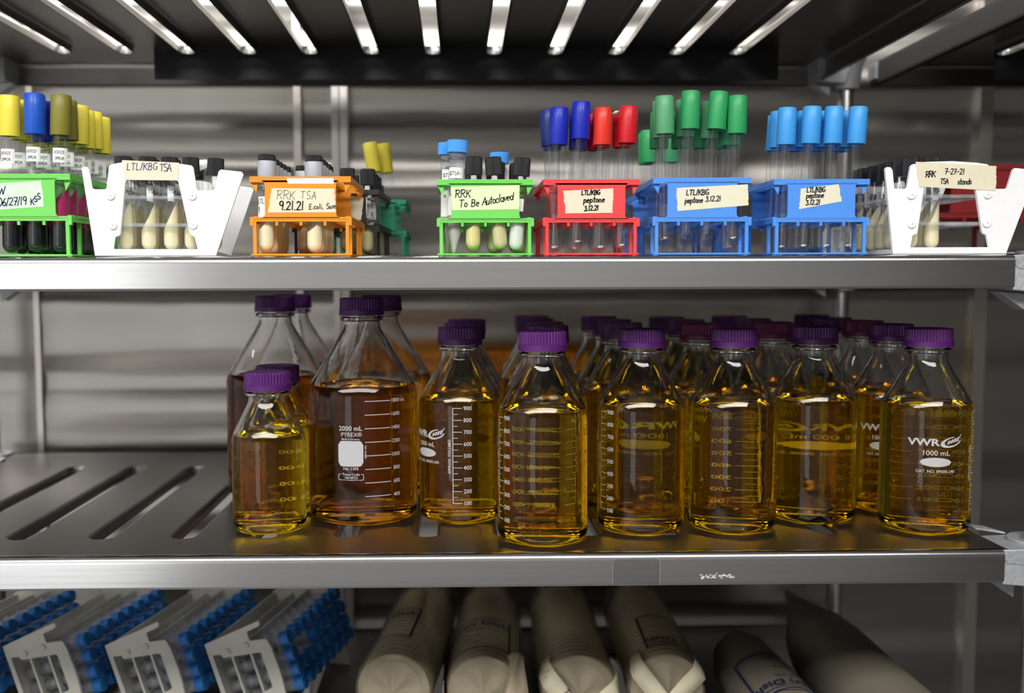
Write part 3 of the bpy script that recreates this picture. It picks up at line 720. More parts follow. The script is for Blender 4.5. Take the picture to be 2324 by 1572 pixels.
def tube_proto(kind, cap):
    key = (kind, cap)
    if key in TP: return TP[key]
    root = empty('test_tube')
    if kind in ('peptone', 'empty', 'mag'):
        r, h = .0081, .139
        MB().lathe(tube_profile(r, h), 24).build('glass_tube', TUBEG, root, 50)
        if kind == 'peptone':
            MB().lathe([(0, .0012)]+[(.0071*math.sin(R(a)), .0085-.0071*math.cos(R(a))) for a in (20, 45, 70, 90)]+[(.0071, .041), (0, .0412)], 20).build('broth', PEPT, root, 50)
        if kind == 'mag':
            MB().lathe([(0, .0012)]+[(.0077*math.sin(R(a)), .0085-.0077*math.cos(R(a))) for a in (20, 45, 70, 90)]+[(.0077, .0285), (0, .0285)], 20).build('butt_agar', BLKL, root, 50, label='black lower agar')
            s = slant(.0077, .009, .036, round_bottom=False); s.v = [(x, y, z+.0287) for x, y, z in s.v]; s.build('slant_agar', MAGL, root, 50, label='magenta slanted agar')
            label_patch(root, .0083, .087, .101, .1, 1.9, [('11/2023', -.006, .0955, .0028), ('OMUA', -.005, .0895, .0030)])
        zc0, zc1 = .1135, .1525
        m = MB(); m.lathe([(.0086, zc0+.0005), (.0098, zc0), (.0101, zc0+.0006), (.0098, zc1-.012), (.0096, zc1-.0012), (.0088, zc1-.0001), (.0075, zc1), (0, zc1-.0004)], 32)
        for i in range(20):
            a = 2*math.pi*i/20; ca, sa = math.cos(a), math.sin(a)
            m.box(.0093, .0099, -.00035, .00035, zc0+.004, zc1-.003, Matrix.Rotation(a, 4, 'Z')) if cap in ('blue', 'royal', 'navy', 'crimson') else None
        m.build('cap', CAPC[cap], root, 40)
    elif kind.startswith('slant') or kind == 'dark':
        r, h = .0081, .088
        MB().lathe(tube_profile(r, h-.012)+[(r*.86, h-.009), (r*.86, h)], 24).build('glass_tube', TUBEG, root, 50)
        cont = {'slant': AGAR, 'slanty': AGARY, 'slantg': AGARG, 'slantp': AGARP, 'slantw': AGAR, 'dark': AGARG}[kind]
        sl = slant(.0077, .020, .052) if kind in ('slant',) else slant(.0077, .020, .036) if kind != 'slantp' else slant(.0077, .031, .033)
        sl.v = [(x, y, z+.0010) for x, y, z in sl.v]; sl.build('agar', cont, root, 50)
        ribbed(.0090, .0088, .0795, .0985).build('cap', BLK, root, 25)
        if kind == 'slantw':
            m = MB(); m.lathe([(.0083, .066), (.0088, .0665), (.0086, .0755), (.0093, .0785), (.0094, .0915), (.0091, .0920)], 28)
            m.build('film_wrap', PARA, root, 50, label='grey stretched film wrapped round the cap')
            label_patch(root, .0083, .034, .056, -.5, 1.3, [('LTL', -.004, .049, .0045), ('9.', -.004, .040, .0055)])
        if kind == 'dark': label_patch(root, .0083, .046, .066, -.2, 1.3, [('LTL', -.0045, .059, .0042), ('7.21', -.0045, .050, .0040)])
        if kind == 'slantp': label_patch(root, .0083, .042, .055, -.2, 1.5, [('5.', -.004, .0495, .004), ('TSA', -.004, .0440, .0033)], INKN)
        if kind == 'slant': label_patch(root, .0083, .052, .068, .2, .8, [('TSA', -.002, .0600, .0038)])
    elif kind == 'falcon':
        r, h = .0082, .112
        MB().lathe(tube_profile(r, h, True), 24).build('plastic_tube', PLTUBE, root, 50)
        MB().lathe([(0, .001), (.0016, .0012), (r*.88, .024), (r*.91, .030), (r*.91, .044), (0, .044)], 20).build('broth', BEIGE, root, 50)
        ribbed(.0112, .0112, .1065, .1195, 120, .0004).build('cap', CAPC[cap], root, 25)
        d = ([], []); printed(d, 'FALCON', 0, .0985, .0034, 'C', 1.1, .01); wrapped(d, r+.0002, -.25).build('brand_print', INKN, root)
        label_patch(root, .0084, .079, .0905, .0, 2.3, [('%TSA-', -.0080, .0822, .0040)])
        label_patch(root, .0084, .040, .068, .0, 2.6, [('14', -.008, .060, .004)])
    elif kind == 'screw':
        r, h = .0085, .105
        MB().lathe(tube_profile(r, h), 20).build('plastic_tube', PLTUBE, root, 50)
        MB().lathe([(0, .0012)]+[(.0074*math.sin(R(a)), .0085-.0074*math.cos(R(a))) for a in (30, 60, 90)]+[(.0074, .035), (0, .035)], 16).build('broth', PEPT, root, 50)
        ribbed(.0103, .0103, .0985, .1125, 60, .0003).build('cap', CAPC[cap], root, 25)
    TP[key] = root; return root
tused = set()
def put_tube(kind, cap, M, label, group):
    p = tube_proto(kind, cap)
    if (kind, cap) in tused: o = copy_tree(p, M)
    else: tused.add((kind, cap)); o = p; o.matrix_world = M
    tag(o, label, 'test tube', group); return o
COLN = ['left', 'centre left', 'centre right', 'right']
ROWN = ['front', 'second', 'third', 'fourth', 'fifth', 'rear']
CAPN = {'screw blue': 'light blue', 'deep blue': 'blue', None: 'black', 'royal': 'royal blue', 'crimson': 'deep red'}
def fill(RM, where, group, spec, kindname, sc_=1.0):
    """spec: (col,row,kind,cap,tilt_x_deg,tilt_y_deg,lift)"""
    for c, r, kind, cap, tx, ty, lift in spec:
        M = RM @ T((-1.5+c)*.0242-.052*math.tan(R(ty)), .0130+.0238*r, .0024+lift, random.uniform(-.5, .5) if kind not in ('slant', 'mag', 'falcon', 'slantp') else random.uniform(-.15, .15), R(tx), R(ty))
        cn = CAPN.get(cap, cap)
        put_tube(kind, cap, M, '%s capped %s, %s column, %s row of %s' % (cn, kindname.get(kind, 'tube'), COLN[c], ROWN[r], where), group)

def rackM(pxl, pxr, Y, s=1.0, rz=0, py=495):
    X = (at(pxl, py, Y).x+at(pxr, py, Y).x)/2
    return T(X, Y, H1+.0003, rz, 0, 0, s)
YR = 1.104
# A: left green rack with the tall yellow, blue and olive capped tubes
MA = rackM(-72, 155, YR-.004, 1.075); rA = put_rack('green', MA, 'bright green tube rack at left edge, tape dated 27, holding magenta and black tubes')
tape_part(rA, 'tape_label', T(0, 0, 0), ((-.0340, .0690), (.0235, .0722), (.0252, .0475), (-.0340, .0435)), TAPEG, INKN,
          [('PW', -.0235, .0590, .0080, .0010, 1, .1, .03), ('06/27/19', -.0190, .0480, .0076, .0010, .86, .06, .06), ('KSS', .0125, .0495, .0055, .0010, .9, .0, .75)])
kA = {'mag': 'magenta agar tube'}
spA = [(0, 0, 'mag', 'olive', 0, 0, 0), (1, 0, 'mag', 'yellow', 0, 1.5, 0), (2, 0, 'mag', 'blue', 0, 1.5, .002), (3, 0, 'mag', 'olive', 0, 2, .001)]
for r_ in range(1, 6):
    for c_ in range(1, 4):
        cap = {(3, 1): 'olive', (2, 1): 'royal', (1, 1): 'yellow'}.get((c_, r_), 'yellow'); spA.append((c_, r_, 'mag', cap, 0, random.uniform(0, 2.5), -.003*random.random()))
fill(MA, 'left green rack', 'tubes in the left green rack', spA, kA)
# F: green rack to be autoclaved
MF = rackM(993, 1210, YR, 1.0); rF = put_rack('green', MF, 'bright green tube rack taped To Be Autoclaved, centre of the upper shelf')
tape_part(rF, 'tape_label', T(0, 0, 0), ((-.0362, .0712), (.0358, .0728), (.0358, .0478), (-.0350, .0468)), mat('greenish_tape', (.68, .76, .46), .7, 0, .0003, (90, 90, 40), .05), INKB,
          [('RRK', -.0315, .0598, .0080, .0010, 1, .1, .05), ('To Be', -.0275, .0500, .0077, .0010, .92, .1, .06), ('Autoclaved', -.0035, .0520, .0080, .0010, .75, .1, .20)], jag=False)
put_tube('falcon', 'screw blue', MF @ T(-.0335, .018, .0022, 0, 0, R(2.2)), 'light blue capped conical tube with TSA sticker at left of autoclave rack', 'conical tubes in the autoclave rack')
put_tube('falcon', 'screw blue', MF @ T(-.0410, .041, -.0025+.0047, .3, R(1), R(.8)), 'light blue capped conical tube leaning behind the TSA stickered conical tube', 'conical tubes in the autoclave rack')
put_tube('falcon', 'screw blue', MF @ T(.0200, .130, -.009+.0112, .3, R(0), R(0)), 'blue capped tube showing between black caps at rear of autoclave rack', 'conical tubes in the autoclave rack')
kS = {'slant': 'agar slant tube', 'slanty': 'yellow agar tube', 'slantg': 'olive agar tube', 'slantp': 'pale agar tube with sticker', 'slantw': 'film wrapped agar tube', 'dark': 'stickered agar tube'}
fill(MF, 'autoclave rack', 'black capped tubes in the autoclave rack',
     [(1, 0, 'slanty', None, 0, 1, .003), (2, 0, 'slantg', None, 0, -5, .003), (3, 0, 'slantp', None, 0, 4.5, .002), (1, 1, 'slanty', None, 0, 0, 0), (2, 1, 'slantg', None, 0, 2, 0), (3, 1, 'slantg', None, 0, 0, -.001),
      (0, 3, 'slanty', None, 0, 3, 0), (2, 3, 'slantg', None, 0, 0, .0), (3, 2, 'slantg', None, 0, 1, 0)], kS)
# C: orange rack
MC = rackM(568, 797, YR-.006, 1.035, 0); rC = put_rack('orange', MC, 'orange tube rack taped RRK TSA, holding film wrapped agar tubes')
tape_part(rC, 'tape_label', T(0, 0, 0), ((-.0285, .0672), (.0340, .0668), (.0355, .0432), (-.0330, .0430)), TAPE, INKB,
          [('RRK', -.0235, .0560, .0090, .0005, 1, .1, -.02), ('TSA', .0000, .0565, .0075, .0005, 1.1, .1, -.03), ('9.21.21', -.0215, .0455, .0085, .0013, .92, .06, 0), ('E.coli, Sum', .0085, .0462, .0052, .0008, .98, .06, .03)])
m = MB(); rnd = random.Random(5)
m.prism([(-.012, .0718), (.0335, .0716), (.0335, .0772), (-.0138, .0770)], [], -.0003, 0)
m.build('tape_remnant', PAPER, rC, label='torn white tape remnant')
fill(MC, 'orange rack', 'film wrapped tubes in the orange rack',
     [(0, 0, 'slantw', None, 0, 1.5, .001), (2, 0, 'slantw', None, 0, 0, 0)]+[(0, r_, 'slantw', None, 0, random.uniform(0, 2), -.001) for r_ in (1, 2, 3, 4)]+[(2, r_, 'slantw', None, 0, random.uniform(-1, 1), -.001) for r_ in (1, 2, 3, 4)]+[(1, 4, 'slantw', None, 0, 0, 0)], kS)
# D: black rack behind the orange one
MD = rackM(650, 872, 1.262, 1.03, R(-2)); rD = put_rack('black', MD, 'black tube rack standing behind the orange rack')
tape_part(rD, 'tape_label', T(0, 0, 0), ((-.010, .0760), (.0330, .0700), (.0300, .0440), (-.010, .0440)), TAPEW, INKB, [])
fill(MD, 'black rack', 'black capped tubes in the black rack',
     [(3, 0, 'dark', None, 0, 1, .003), (2, 0, 'dark', None, 0, 1, .004), (3, 1, 'dark', None, 0, 1, 0), (3, 2, 'dark', None, 0, 0, 0), (3, 3, 'dark', None, 0, 0, 0), (0, 1, 'dark', None, 0, 0, .001), (2, 2, 'dark', None, 0, 0, .0), (1, 0, 'dark', None, 0, 0, .001)], kS)
# E: dark green rack at the back with tilted yellow caps
ME_ = rackM(728, 940, 1.425, 1.03, R(0)); rE = put_rack('dark green', ME_, 'dark green tube rack at the back, holding two tilted yellow capped tubes')
for k_, (x, y, ty, lab) in enumerate(((.026, .020, -9, 'yellow capped tube tilting left in the dark green rack, the nearer of two'), (.034, .040, -6, 'yellow capped tube in the dark green rack, the farther of two'))):
    put_tube('peptone', 'yellow', ME_ @ T(x, y, .0045, 0, 0, R(ty)), lab, 'tilted yellow capped tubes')
fill(ME_, 'dark green rack', 'tubes in the dark green rack', [(2, 0, 'slantg', None, 0, 0, -.002), (1, 1, 'slantg', None, 0, 0, -.002)], kS)
kP = {'peptone': 'clear broth tube'}
# G: red rack
MG = rackM(1234, 1450, YR); rG = put_rack('red', MG, 'bright red tube rack in the middle, taped peptone, with blue and red capped tubes')
tape_part(rG, 'tape_label', T(0, 0, 0), ((-.0300, .0670), (.0228, .0695), (.0226, .0440), (-.0272, .0435)), mat('pinkish_tape', (.78, .66, .50), .7, 0, .0003, (90, 90, 40), .05), INKB,
          [('LTL/KBG', -.0105, .0625, .0048, .0012, .92, .08, .03), ('peptone', -.0085, .0545, .0062, .0012, .95, .1, .03), ('3.12.21', -.0075, .0460, .0050, .0012, .95, .06, .06)])
fill(MG, 'red rack', 'tubes in the red rack', [(0, 0, 'peptone', 'royal', 0, 2.0, 0), (1, 0, 'peptone', 'royal', 0, 1.5, .006), (2, 0, 'peptone', 'red', 0, 1.0, 0), (3, 0, 'peptone', 'crimson', 0, 3.0, .002),
     (0, 1, 'peptone', 'navy', 0, -3.5, .002), (1, 1, 'peptone', 'royal', 0, 2, -.001), (2, 1, 'peptone', 'crimson', 0, 2, 0), (3, 1, 'peptone', 'crimson', 0, 1, 0), (1, 2, 'peptone', 'royal', 0, 4, 0), (2, 2, 'peptone', 'crimson', 0, 0, 0), (0, 2, 'peptone', 'navy', 0, 0, 0)], kP)
# H, I: blue racks
MH = rackM(1480, 1706, YR, 1.02, R(-2)); rH = put_rack('blue', MH, 'blue tube rack with green capped tubes, next to the red rack')
tape_part(rH, 'tape_label', T(0, 0, 0), ((-.0265, .0685), (.0470, .0720), (.0475, .0505), (-.0255, .0448)), TAPEW, INKB,
          [('LTL/KBG', -.0165, .0610, .0054, .0011, .98, .08, .02), ('peptone', -.0180, .0530, .0057, .0011, .85, .1, .03), ('3.12.21', .0035, .0545, .0052, .0010, .95, .06, .04)])
spH = [(0, 0, 'peptone', 'light green', 0, -1.2, .009), (1, 0, 'peptone', 'green', 0, 0.8, .014), (2, 0, 'peptone', 'green', 0, 4.2, .014), (3, 0, 'peptone', 'green', 0, 1.0, .009), (0, 1, 'peptone', 'light green', 0, -.5, .008), (1, 1, 'peptone', 'light green', 0, 0, .009), (2, 1, 'peptone', 'light green', 0, 1.5, .007), (3, 1, 'peptone', 'green', 0, 0, .0)]
spH += [(c_, 2, 'peptone', 'green', 0, random.uniform(-2, 2), 0) for c_ in range(4)]
fill(MH, 'left blue rack', 'green capped tubes in the left blue rack', spH, kP)
MI = rackM(1755, 1972, YR, 1.0, R(-1)); rI = put_rack('blue', MI, 'blue tube rack with light blue capped tubes, right of the other blue rack')
tape_part(rI, 'tape_label', T(0, 0, 0), ((-.0225, .0690), (.0180, .0735), (.0210, .0555), (-.0235, .0475)), TAPEW, INKB,
          [('LTL/KBG', -.0160, .0650, .0050, .0011, .88, .08, .03), ('peptone', -.0165, .0590, .0057, .0011, .85, .1, .04), ('3.12.21', -.0165, .0518, .0050, .0011, .95, .06, .05)])
spI = [(c_, 0, 'peptone', 'light blue', 0, t_, l_) for c_, t_, l_ in ((0, 1.2, 0), (1, 2.5, .001), (2, 2.0, .001), (3, 3.0, .001))]
spI += [(c_, 1, 'peptone', 'light blue', 0, t_, 0) for c_, t_ in ((0, .5), (1, 3), (2, 2), (3, 2))]+[(c_, 2, 'peptone', 'light blue', 0, random.uniform(0, 3), -.001) for c_ in range(4)]
fill(MI, 'right blue rack', 'light blue capped tubes in the right blue rack', spI, kP)
# a further blue rack behind the left blue one, with dark green caps
MH2 = rackM(1455, 1640, 1.275, 1.0, R(0)); rH2 = put_rack('blue', MH2, 'blue tube rack hidden behind the rack with green capped tubes')
fill(MH2, 'hidden blue rack', 'dark green capped tubes behind', [(0, 0, 'peptone', 'green', 0, -2, .0), (0, 1, 'peptone', 'green', 0, -1, .0), (1, 0, 'peptone', 'green', 0, 0, 0)], kP)

# ------------------------------------------------------------------ white acrylic racks
CS = .12477e-3
def cp(x, y): return ((x-1325)*CS, (1428-y)*CS)
W_OUT = [cp(*p) for p in ((750,712),(765,698),(798,700),(812,718),(830,868),(845,880),(930,880),(942,868),(968,690),(985,675),(1080,655),(1325,648),(1530,660),(1630,675),(1645,690),(1668,868),(1682,880),(1795,880),(1808,868),(1850,720),(1868,705),(2040,722),(2055,745),(1815,1428),(835,1428))]
W_WIN = [cp(*p) for p in ((1112,800),(1508,800),(1520,815),(1600,1235),(1615,1260),(1640,1268),(1665,1372),(985,1372),(1003,1272),(1035,1262),(1046,1245),(1098,815))]
WX = [cp(1060, 0)[0], cp(1245, 0)[0], cp(1430, 0)[0], cp(1600, 0)[0]]
def make_white_rack(plate_m, dep=.205, pitch=.0245, shelf_m=None):
    root = empty('test_tube_rack')
    for y in (0, dep-.005):
        pl = MB().prism(W_OUT[::-1], [W_WIN], y, y+.005).build('end_plate', plate_m, root, 30, .0008)
        for sx, sz in ((975, 935), (985, 1178), (1630, 930), (1632, 1172)):
            x, z = cp(sx, sz); m = MB(); yy = y-.0022 if y == 0 else y+.0072
            d = 1 if y == 0 else -1
            m.lathe([(0, 0), (.0016, .0001), (.0038, .0001), (.0044, .0012), (.0044, .0022), (0, .0022)], 20, Matrix.Translation((x, yy, z)) @ Matrix.Rotation(R(-90*d), 4, 'X'))
            s = m.build('screw', plate_m, pl)
            MB().lathe([(0, 0), (.0005, 0), (.0005, .0002), (0, .0002)], 8, Matrix.Translation((x+.0004, yy-.0001*d, z+.0003)) @ Matrix.Rotation(R(-90*d), 4, 'X')).build('screw_hole', BLK, pl)
    def sh(cy0, cy1, x0, x1, name, m_):
        z1, z0 = cp(0, cy0)[1], cp(0, cy1)[1]
        holes = []
        if name == 'tube_shelf':
            for x in WX:
                for j in range(int((dep-.03)/pitch)+1): holes.append([(x+.0110*math.cos(2*math.pi*k/12), .022+j*pitch+.0110*math.sin(2*math.pi*k/12)) for k in range(12)])
        m = MB(); m.prism([(x0, .005), (x1, .005), (x1, dep-.005), (x0, dep-.005)], holes, z0, z1, Matrix(((1, 0, 0, 0), (0, 0, 1, 0), (0, 1, 0, 0), (0, 0, 0, 1))))
        m.build(name, m_, root)
    sh(925, 952, cp(940, 0)[0], cp(1700, 0)[0], 'tube_shelf', shelf_m or CLEARP); sh(1155, 1182, cp(920, 0)[0], cp(1720, 0)[0], 'tube_shelf', shelf_m or CLEARP)
    sh(1385, 1424, cp(850, 0)[0], cp(1800, 0)[0], 'base_plate', plate_m)
    return root
WR = make_white_rack(ACRYL)
XB = at(354, 500, YR).x
MBk = T(XB, YR-.003, H1+.0003, R(8)); WR.matrix_world = MBk; tag(WR, 'white acrylic tube rack taped TSA between the green and orange racks', 'tube rack')
WRJ = copy_tree(WR)
def tape_white(root, pts, lines, tm, ink, bow=0):
    return tape_part(root, 'tape_label', T(0, 0, 0) @ Matrix.Translation((0, -.0004, 0)), pts, tm, ink, lines)
tape_white(WR, (cp(1075, 640), cp(1530, 655), cp(1520, 800), cp(1090, 800)), [('LTL/KBG', cp(1110, 0)[0], cp(0, 722)[1], .0070, .0008, 1.0, .1, .03), ('TSA', cp(1372, 0)[0], cp(0, 728)[1], .0074, .0008, .75, .05, .02)], TAPEW, INKN)
MJ = T(at(2155, 500, YR).x, YR-.003, H1+.0003, R(1)) ; WRJ.matrix_world = MJ; tag(WRJ, 'white acrylic tube rack taped 7-27-21 at right end of the upper shelf', 'tube rack')
tape_white(WRJ, ((-.0400, .0965), (.0470, .0920), (.0468, .0665), (-.0350, .0705)), [('RRK', -.0290, .0800, .0062, .0011, .8, .1, .12), ('7-27-21', -.0085, .0835, .0057, .0010, 1.0, .06, .0), ('TSA', -.0130, .0735, .0052, .0010, .8, .06, .0), ('stands', .0055, .0730, .0062, .0010, .75, .06, .02)], TAPE, INKB)
def wslot(M, c, r, z, tx=0, ty=0): return M @ T(WX[c], .022+.0245*r, z, random.uniform(-.2, .2), R(tx), R(ty))
ZB = cp(0, 1384)[1]+.0004
for c_ in range(4):
    for r_ in range(7):
        if (c_ == 3 and r_ not in (0, 2)) or (c_ == 2 and r_ > 4): continue
        put_tube('slant', None, wslot(MBk, c_, r_, ZB, 0, random.uniform(-1, 1)), 'black capped agar slant tube, %s column, %s row of left white rack' % (COLN[c_], ORD[r_]), 'agar slants in the left white rack')
put_tube('slant', None, MBk @ T(.0575, .024, ZB, .3, 0, R(2)), 'black capped agar tube at right side of left white rack, under white tape piece', 'agar slants in the left white rack')
for c_ in range(2):
    for r_ in range(7):
        put_tube('slant', None, wslot(MJ, c_, r_, ZB, 0, random.uniform(-1.5, 1.5)), 'black capped agar slant tube, %s column, %s row of right white rack' % (COLN[c_], ORD[r_]), 'agar slants in the right white rack')
# red rack behind the right white rack, on the adjoining shelf
XK = at(2120, 500, 1.42).x
put_rack('shaded red', T(XK+.0508*1.6, 1.42, H1+.0012, R(-3), 0, 0, 1.6), 'shaded red tube rack standing far behind the right white rack')
# loose paper slips lying on caps
def slip(name, pts, label, m_=PAPER):
    m = MB(); m.add([tuple(p) for p in pts], [(0, 1, 2), (0, 2, 3)]); o = m.build(name, m_); s = o.modifiers.new('sheet', 'SOLIDIFY'); s.thickness = .0003
    if label: tag(o, label, 'tape', 'loose tape pieces on caps')
    return o
Ys = YR+.05
slip('tape_piece', [at(418, 366, YR+.052), at(468, 362, YR+.044), at(484, 373, YR+.034), at(440, 395, YR+.034)], 'white tape piece lying across the black cap at right of the left white rack')
slip('tape_piece', [at(1384, 261, YR+.016), at(1397, 251, YR+.012), at(1418, 251, YR+.02), at(1408, 260, YR+.02)], 'torn white tape piece on top of the red capped tube')

# ------------------------------------------------------------------ bottom shelf: racks on their side
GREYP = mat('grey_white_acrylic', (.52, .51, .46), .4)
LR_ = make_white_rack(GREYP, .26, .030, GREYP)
tape = None
def lower_rack(root, px, py, Y, label, s=.95):
    base = T(0, 0, 0, R(-12), 0, R(71), s)
    corner = base @ Vector((W_OUT[-1][0], 0, 0))       # bottom-left corner of the front plate, now top left
    P = at(px, py, Y); M = Matrix.Translation(P-corner) @ base
    low = min((M @ Vector((x, y, z))).z for x, z in W_OUT for y in (0, .26))
    M = Matrix.Translation((0, 0, H3+.0005-low)) @ M
    root.matrix_world = M; tag(root, label, 'tube rack', 'white racks lying on the bottom shelf'); return M
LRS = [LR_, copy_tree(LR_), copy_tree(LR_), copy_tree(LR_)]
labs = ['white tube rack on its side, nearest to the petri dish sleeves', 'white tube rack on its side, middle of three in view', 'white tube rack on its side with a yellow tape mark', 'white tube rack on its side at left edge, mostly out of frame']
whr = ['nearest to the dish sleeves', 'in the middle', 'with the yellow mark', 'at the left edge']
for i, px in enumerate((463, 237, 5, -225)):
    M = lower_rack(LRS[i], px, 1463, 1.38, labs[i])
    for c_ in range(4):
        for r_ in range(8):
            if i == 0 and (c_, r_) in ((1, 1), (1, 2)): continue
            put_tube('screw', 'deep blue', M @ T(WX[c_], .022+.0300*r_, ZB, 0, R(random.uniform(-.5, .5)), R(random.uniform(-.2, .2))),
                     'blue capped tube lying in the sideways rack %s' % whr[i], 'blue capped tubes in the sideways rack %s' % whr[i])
    if i == 2:
        x0, z0 = cp(1645, 700); m = MB(); m.box(cp(1560, 0)[0], cp(1650, 0)[0], -.0004, .0, cp(0, 790)[1], cp(0, 740)[1])
        m.build('tape_mark', YTAPE, LRS[i], label='yellow tape mark')

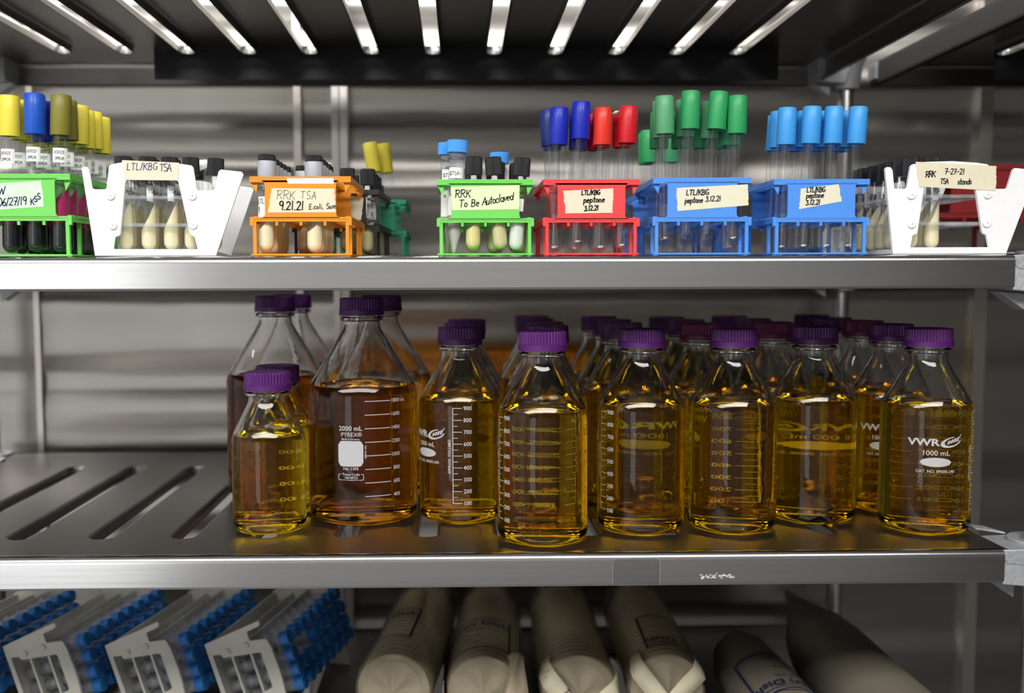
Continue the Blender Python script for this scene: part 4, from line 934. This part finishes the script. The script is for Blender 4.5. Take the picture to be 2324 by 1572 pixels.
# ------------------------------------------------------------------ petri dish sleeves
def sleeve(px, r, Y0, Y1, yaw, label, tapes, text, peak=False, film=None, dish=None):
    X = at(px, 1500, Y0).x; root = empty('petri_dish_sleeve', T(X, Y0, H3+r+.0015, R(-yaw)), label, 'petri dishes', 'petri dish sleeves on the bottom shelf')
    L = Y1-Y0; AX = Matrix.Rotation(R(-90), 4, 'X')    # lathe axis z -> +y
    prof = []; n = int(L/.0146); rr = r-.004
    for k in range(n):
        z = k*.0146; prof += [(rr-.0012, z), (rr, z+.0010), (rr, z+.0072), (rr-.0008, z+.0078), (rr-.0008, z+.0136), (rr-.0016, z+.0142)]
    MB().lathe([(0, 0), (rr-.010, 0), (rr-.0095, .0012), (rr-.0030, .0012), (rr-.0026, 0)]+prof+[(0, n*.0146)], 40, AX).build('dish_stack', dish or PLASTD, root, 30)
    # loose clear bag: slightly uneven cylinder drawn in over the front end
    rnd = random.Random(int(px)); N = 48; rows = []; ph = rnd.uniform(0, 6)
    tail = [(L+.20, .03, .034), (L+.15, .22, .027), (L+.09, .56, .014), (L+.04, .86, .005), (L-.01, 1, 0)] if peak else [(L+.03, .35, 0), (L+.012, .93, 0)]
    for j, (z, k, up) in enumerate(tail+[(q, k_, 0) for q, k_ in ((L*.75, 1), (L*.5, 1), (L*.25, 1), (.03, 1), (.004, 1.0), (-.004, .93), (-.0065, .72), (-.0075, .42), (-.012, .20), (-.016, .05))]):
        row = []
        for q in range(N):
            a = 2*math.pi*q/N; wob = .0016*math.sin(3*a+ph+z*20)+.0012*math.sin(7*a+ph*2-z*35)
            if k < .95: wob += .0030*math.sin(9*a+ph)*(1-k)
            R_ = (r+wob*(1 if k > .9 else .6))*k; R_ = min(R_, r+.001)
            row.append((R_*math.cos(a), R_*math.sin(a)-up, z+(.003*math.sin(5*a+ph) if k < .9 else 0)))
        rows.append(row)
    v = [p for rw in rows for p in rw]; f = [(j*N+q, j*N+(q+1) % N, (j+1)*N+(q+1) % N, (j+1)*N+q) for j in range(len(rows)-1) for q in range(N)]
    m = MB(); m.add(v, f, AX); m.build('bag', film or FILM, root, 60)
    # printed panel on top of the bag (u along the sleeve, angle round it)
    if text:
        flip, a0, u0 = text; d = ([], [])
        w2, hgt = .046, .118
        sub = lambda a, b, n=18: [(a[0]+(b[0]-a[0])*i/n, a[1]+(b[1]-a[1])*i/n) for i in range(n+1)]
        ribbon(d, sub((-w2, 0), (w2, 0))+sub((w2, 0), (w2, hgt), 1)+sub((w2, hgt), (-w2, hgt))+sub((-w2, hgt), (-w2, 0), 1), .0032)
        printed(d, 'Petri Dish', 0, hgt-.030, .0150, 'C', 1.0, .02); ribbon(d, sub((-w2*.9, hgt-.010), (w2*.9, hgt-.010)), .0020)
        for k, tx in enumerate(('100 x 15 mm', 'sterile', 'polystyrene', 'stackable', '25 per pack')):
            printed(d, tx, -w2+.006, hgt-.046-.0135*k, .0066, 'L', 1.0, .01)
        m = MB(); vv = []
        for x, y in d[0]:
            a = a0+x/r; yy = u0+(hgt-y if flip else y)
            if flip: a = a0-x/r
            vv.append(((r+.0026)*math.sin(a), yy, (r+.0026)*math.cos(a)))
        # fine subdivision of long strokes
        m.add(vv, d[1]); m.build('printed_panel', NAVY, root)
    if 'second from left' in label:          # loose end of the clear bag standing off the right side
        m = MB(); nu, nv = 12, 9; v = []
        for i in range(nu+1):
            for j in range(nv+1):
                u, w_ = i/nu, j/nv
                v.append((.030+.026*w_+.004*math.sin(u*9+w_*4)*(1-w_*.3), -.012-.030*u+.005*math.sin(w_*8+u*5), .052-.075*u-.010*w_+.004*math.sin(u*12)+.012*math.sin(w_*2.6)*(1-u)))
        m.add(v, [(i*(nv+1)+j, i*(nv+1)+j+1, (i+1)*(nv+1)+j+1, (i+1)*(nv+1)+j) for i in range(nu) for j in range(nv)])
        o = m.build('bag_flap', FILM, root, 60, label='crumpled loose flap of clear bag'); sm = o.modifiers.new('sheet', 'SOLIDIFY'); sm.thickness = .0002
    for t in tapes:
        (x0, z0), (x1, z1), wd, back, wr = t
        dxv, dzv = x1-x0, z1-z0; l = math.hypot(dxv, dzv); nx, nz = -dzv/l*wd/2, dxv/l*wd/2
        m = MB(); K = 14; v = []
        for side in (-1, 1):
            for i in range(K+1):
                s = i/K; x = x0+dxv*s+nx*side; z = z0+dzv*s+nz*side; rad = math.hypot(x, z)
                if rad > r+.002: 
                    over = rad-r-.002; kx = (r+.0032)/rad; x, z, y = x*kx, z*kx, .0+over
                else: y = -.0105-.006*max(0, 1-rad/(r*.4)) - .004*(1-(rad/r)**2)
                v.append((x, y, z))
        m.add(v, [(i, i+1, K+2+i, K+1+i) for i in range(K)])
        o = m.build('tape_strip', TAPE, root, 60); s = o.modifiers.new('sheet', 'SOLIDIFY'); s.thickness = .0004
        if wr:
            d = ([], []); hand(d, wr, 0, 0, .013, .0013, .9)
            ang = math.atan2(dzv, dxv); ca, sa = math.cos(ang), math.sin(ang)
            mm = MB(); mm.add([(x0+dxv*.52+x*ca-y*sa-.001, -.0185, z0+dzv*.52+x*sa+y*ca+.002) for x, y in d[0]], d[1]); mm.build('handwriting', INKB, o)
    return root
YS = 1.352
sleeve(893, .0525, YS+.01, YS+.36, 6, 'leftmost petri dish sleeve, plain folded bag front without tape', [], (False, -.62, .055))
sleeve(1098, .0520, YS, YS+.36, 3, 'petri dish sleeve with one tape strip and Dish print, second from left', [((.058, .050), (.020, -.055), .022, 0, None), ((-.075, .005), (-.03, -.05), .020, 0, None)], (False, -.22, .020))
sleeve(1314, .0520, YS, YS+.36, 1, 'petri dish sleeve with a lettered tape strip, between two printed sleeves', [((-.066, .052), (.010, -.045), .026, 0, 'Tel'), ((.078, .030), (-.012, -.045), .024, 0, None)], None)
sleeve(1514, .0520, YS, YS+.36, 2, 'petri dish sleeve with crossed tape strips, rightmost of the lit ones', [((-.062, .058), (.020, -.045), .024, 0, None), ((.060, .046), (-.030, -.045), .024, 0, None)], (True, .45, .022))
sleeve(1834, .0460, 1.20, 1.46, -1, 'shaded petri dish sleeve with upside down print, right of the lit ones', [], (True, .05, .05), False, FILMD, PLASTK)
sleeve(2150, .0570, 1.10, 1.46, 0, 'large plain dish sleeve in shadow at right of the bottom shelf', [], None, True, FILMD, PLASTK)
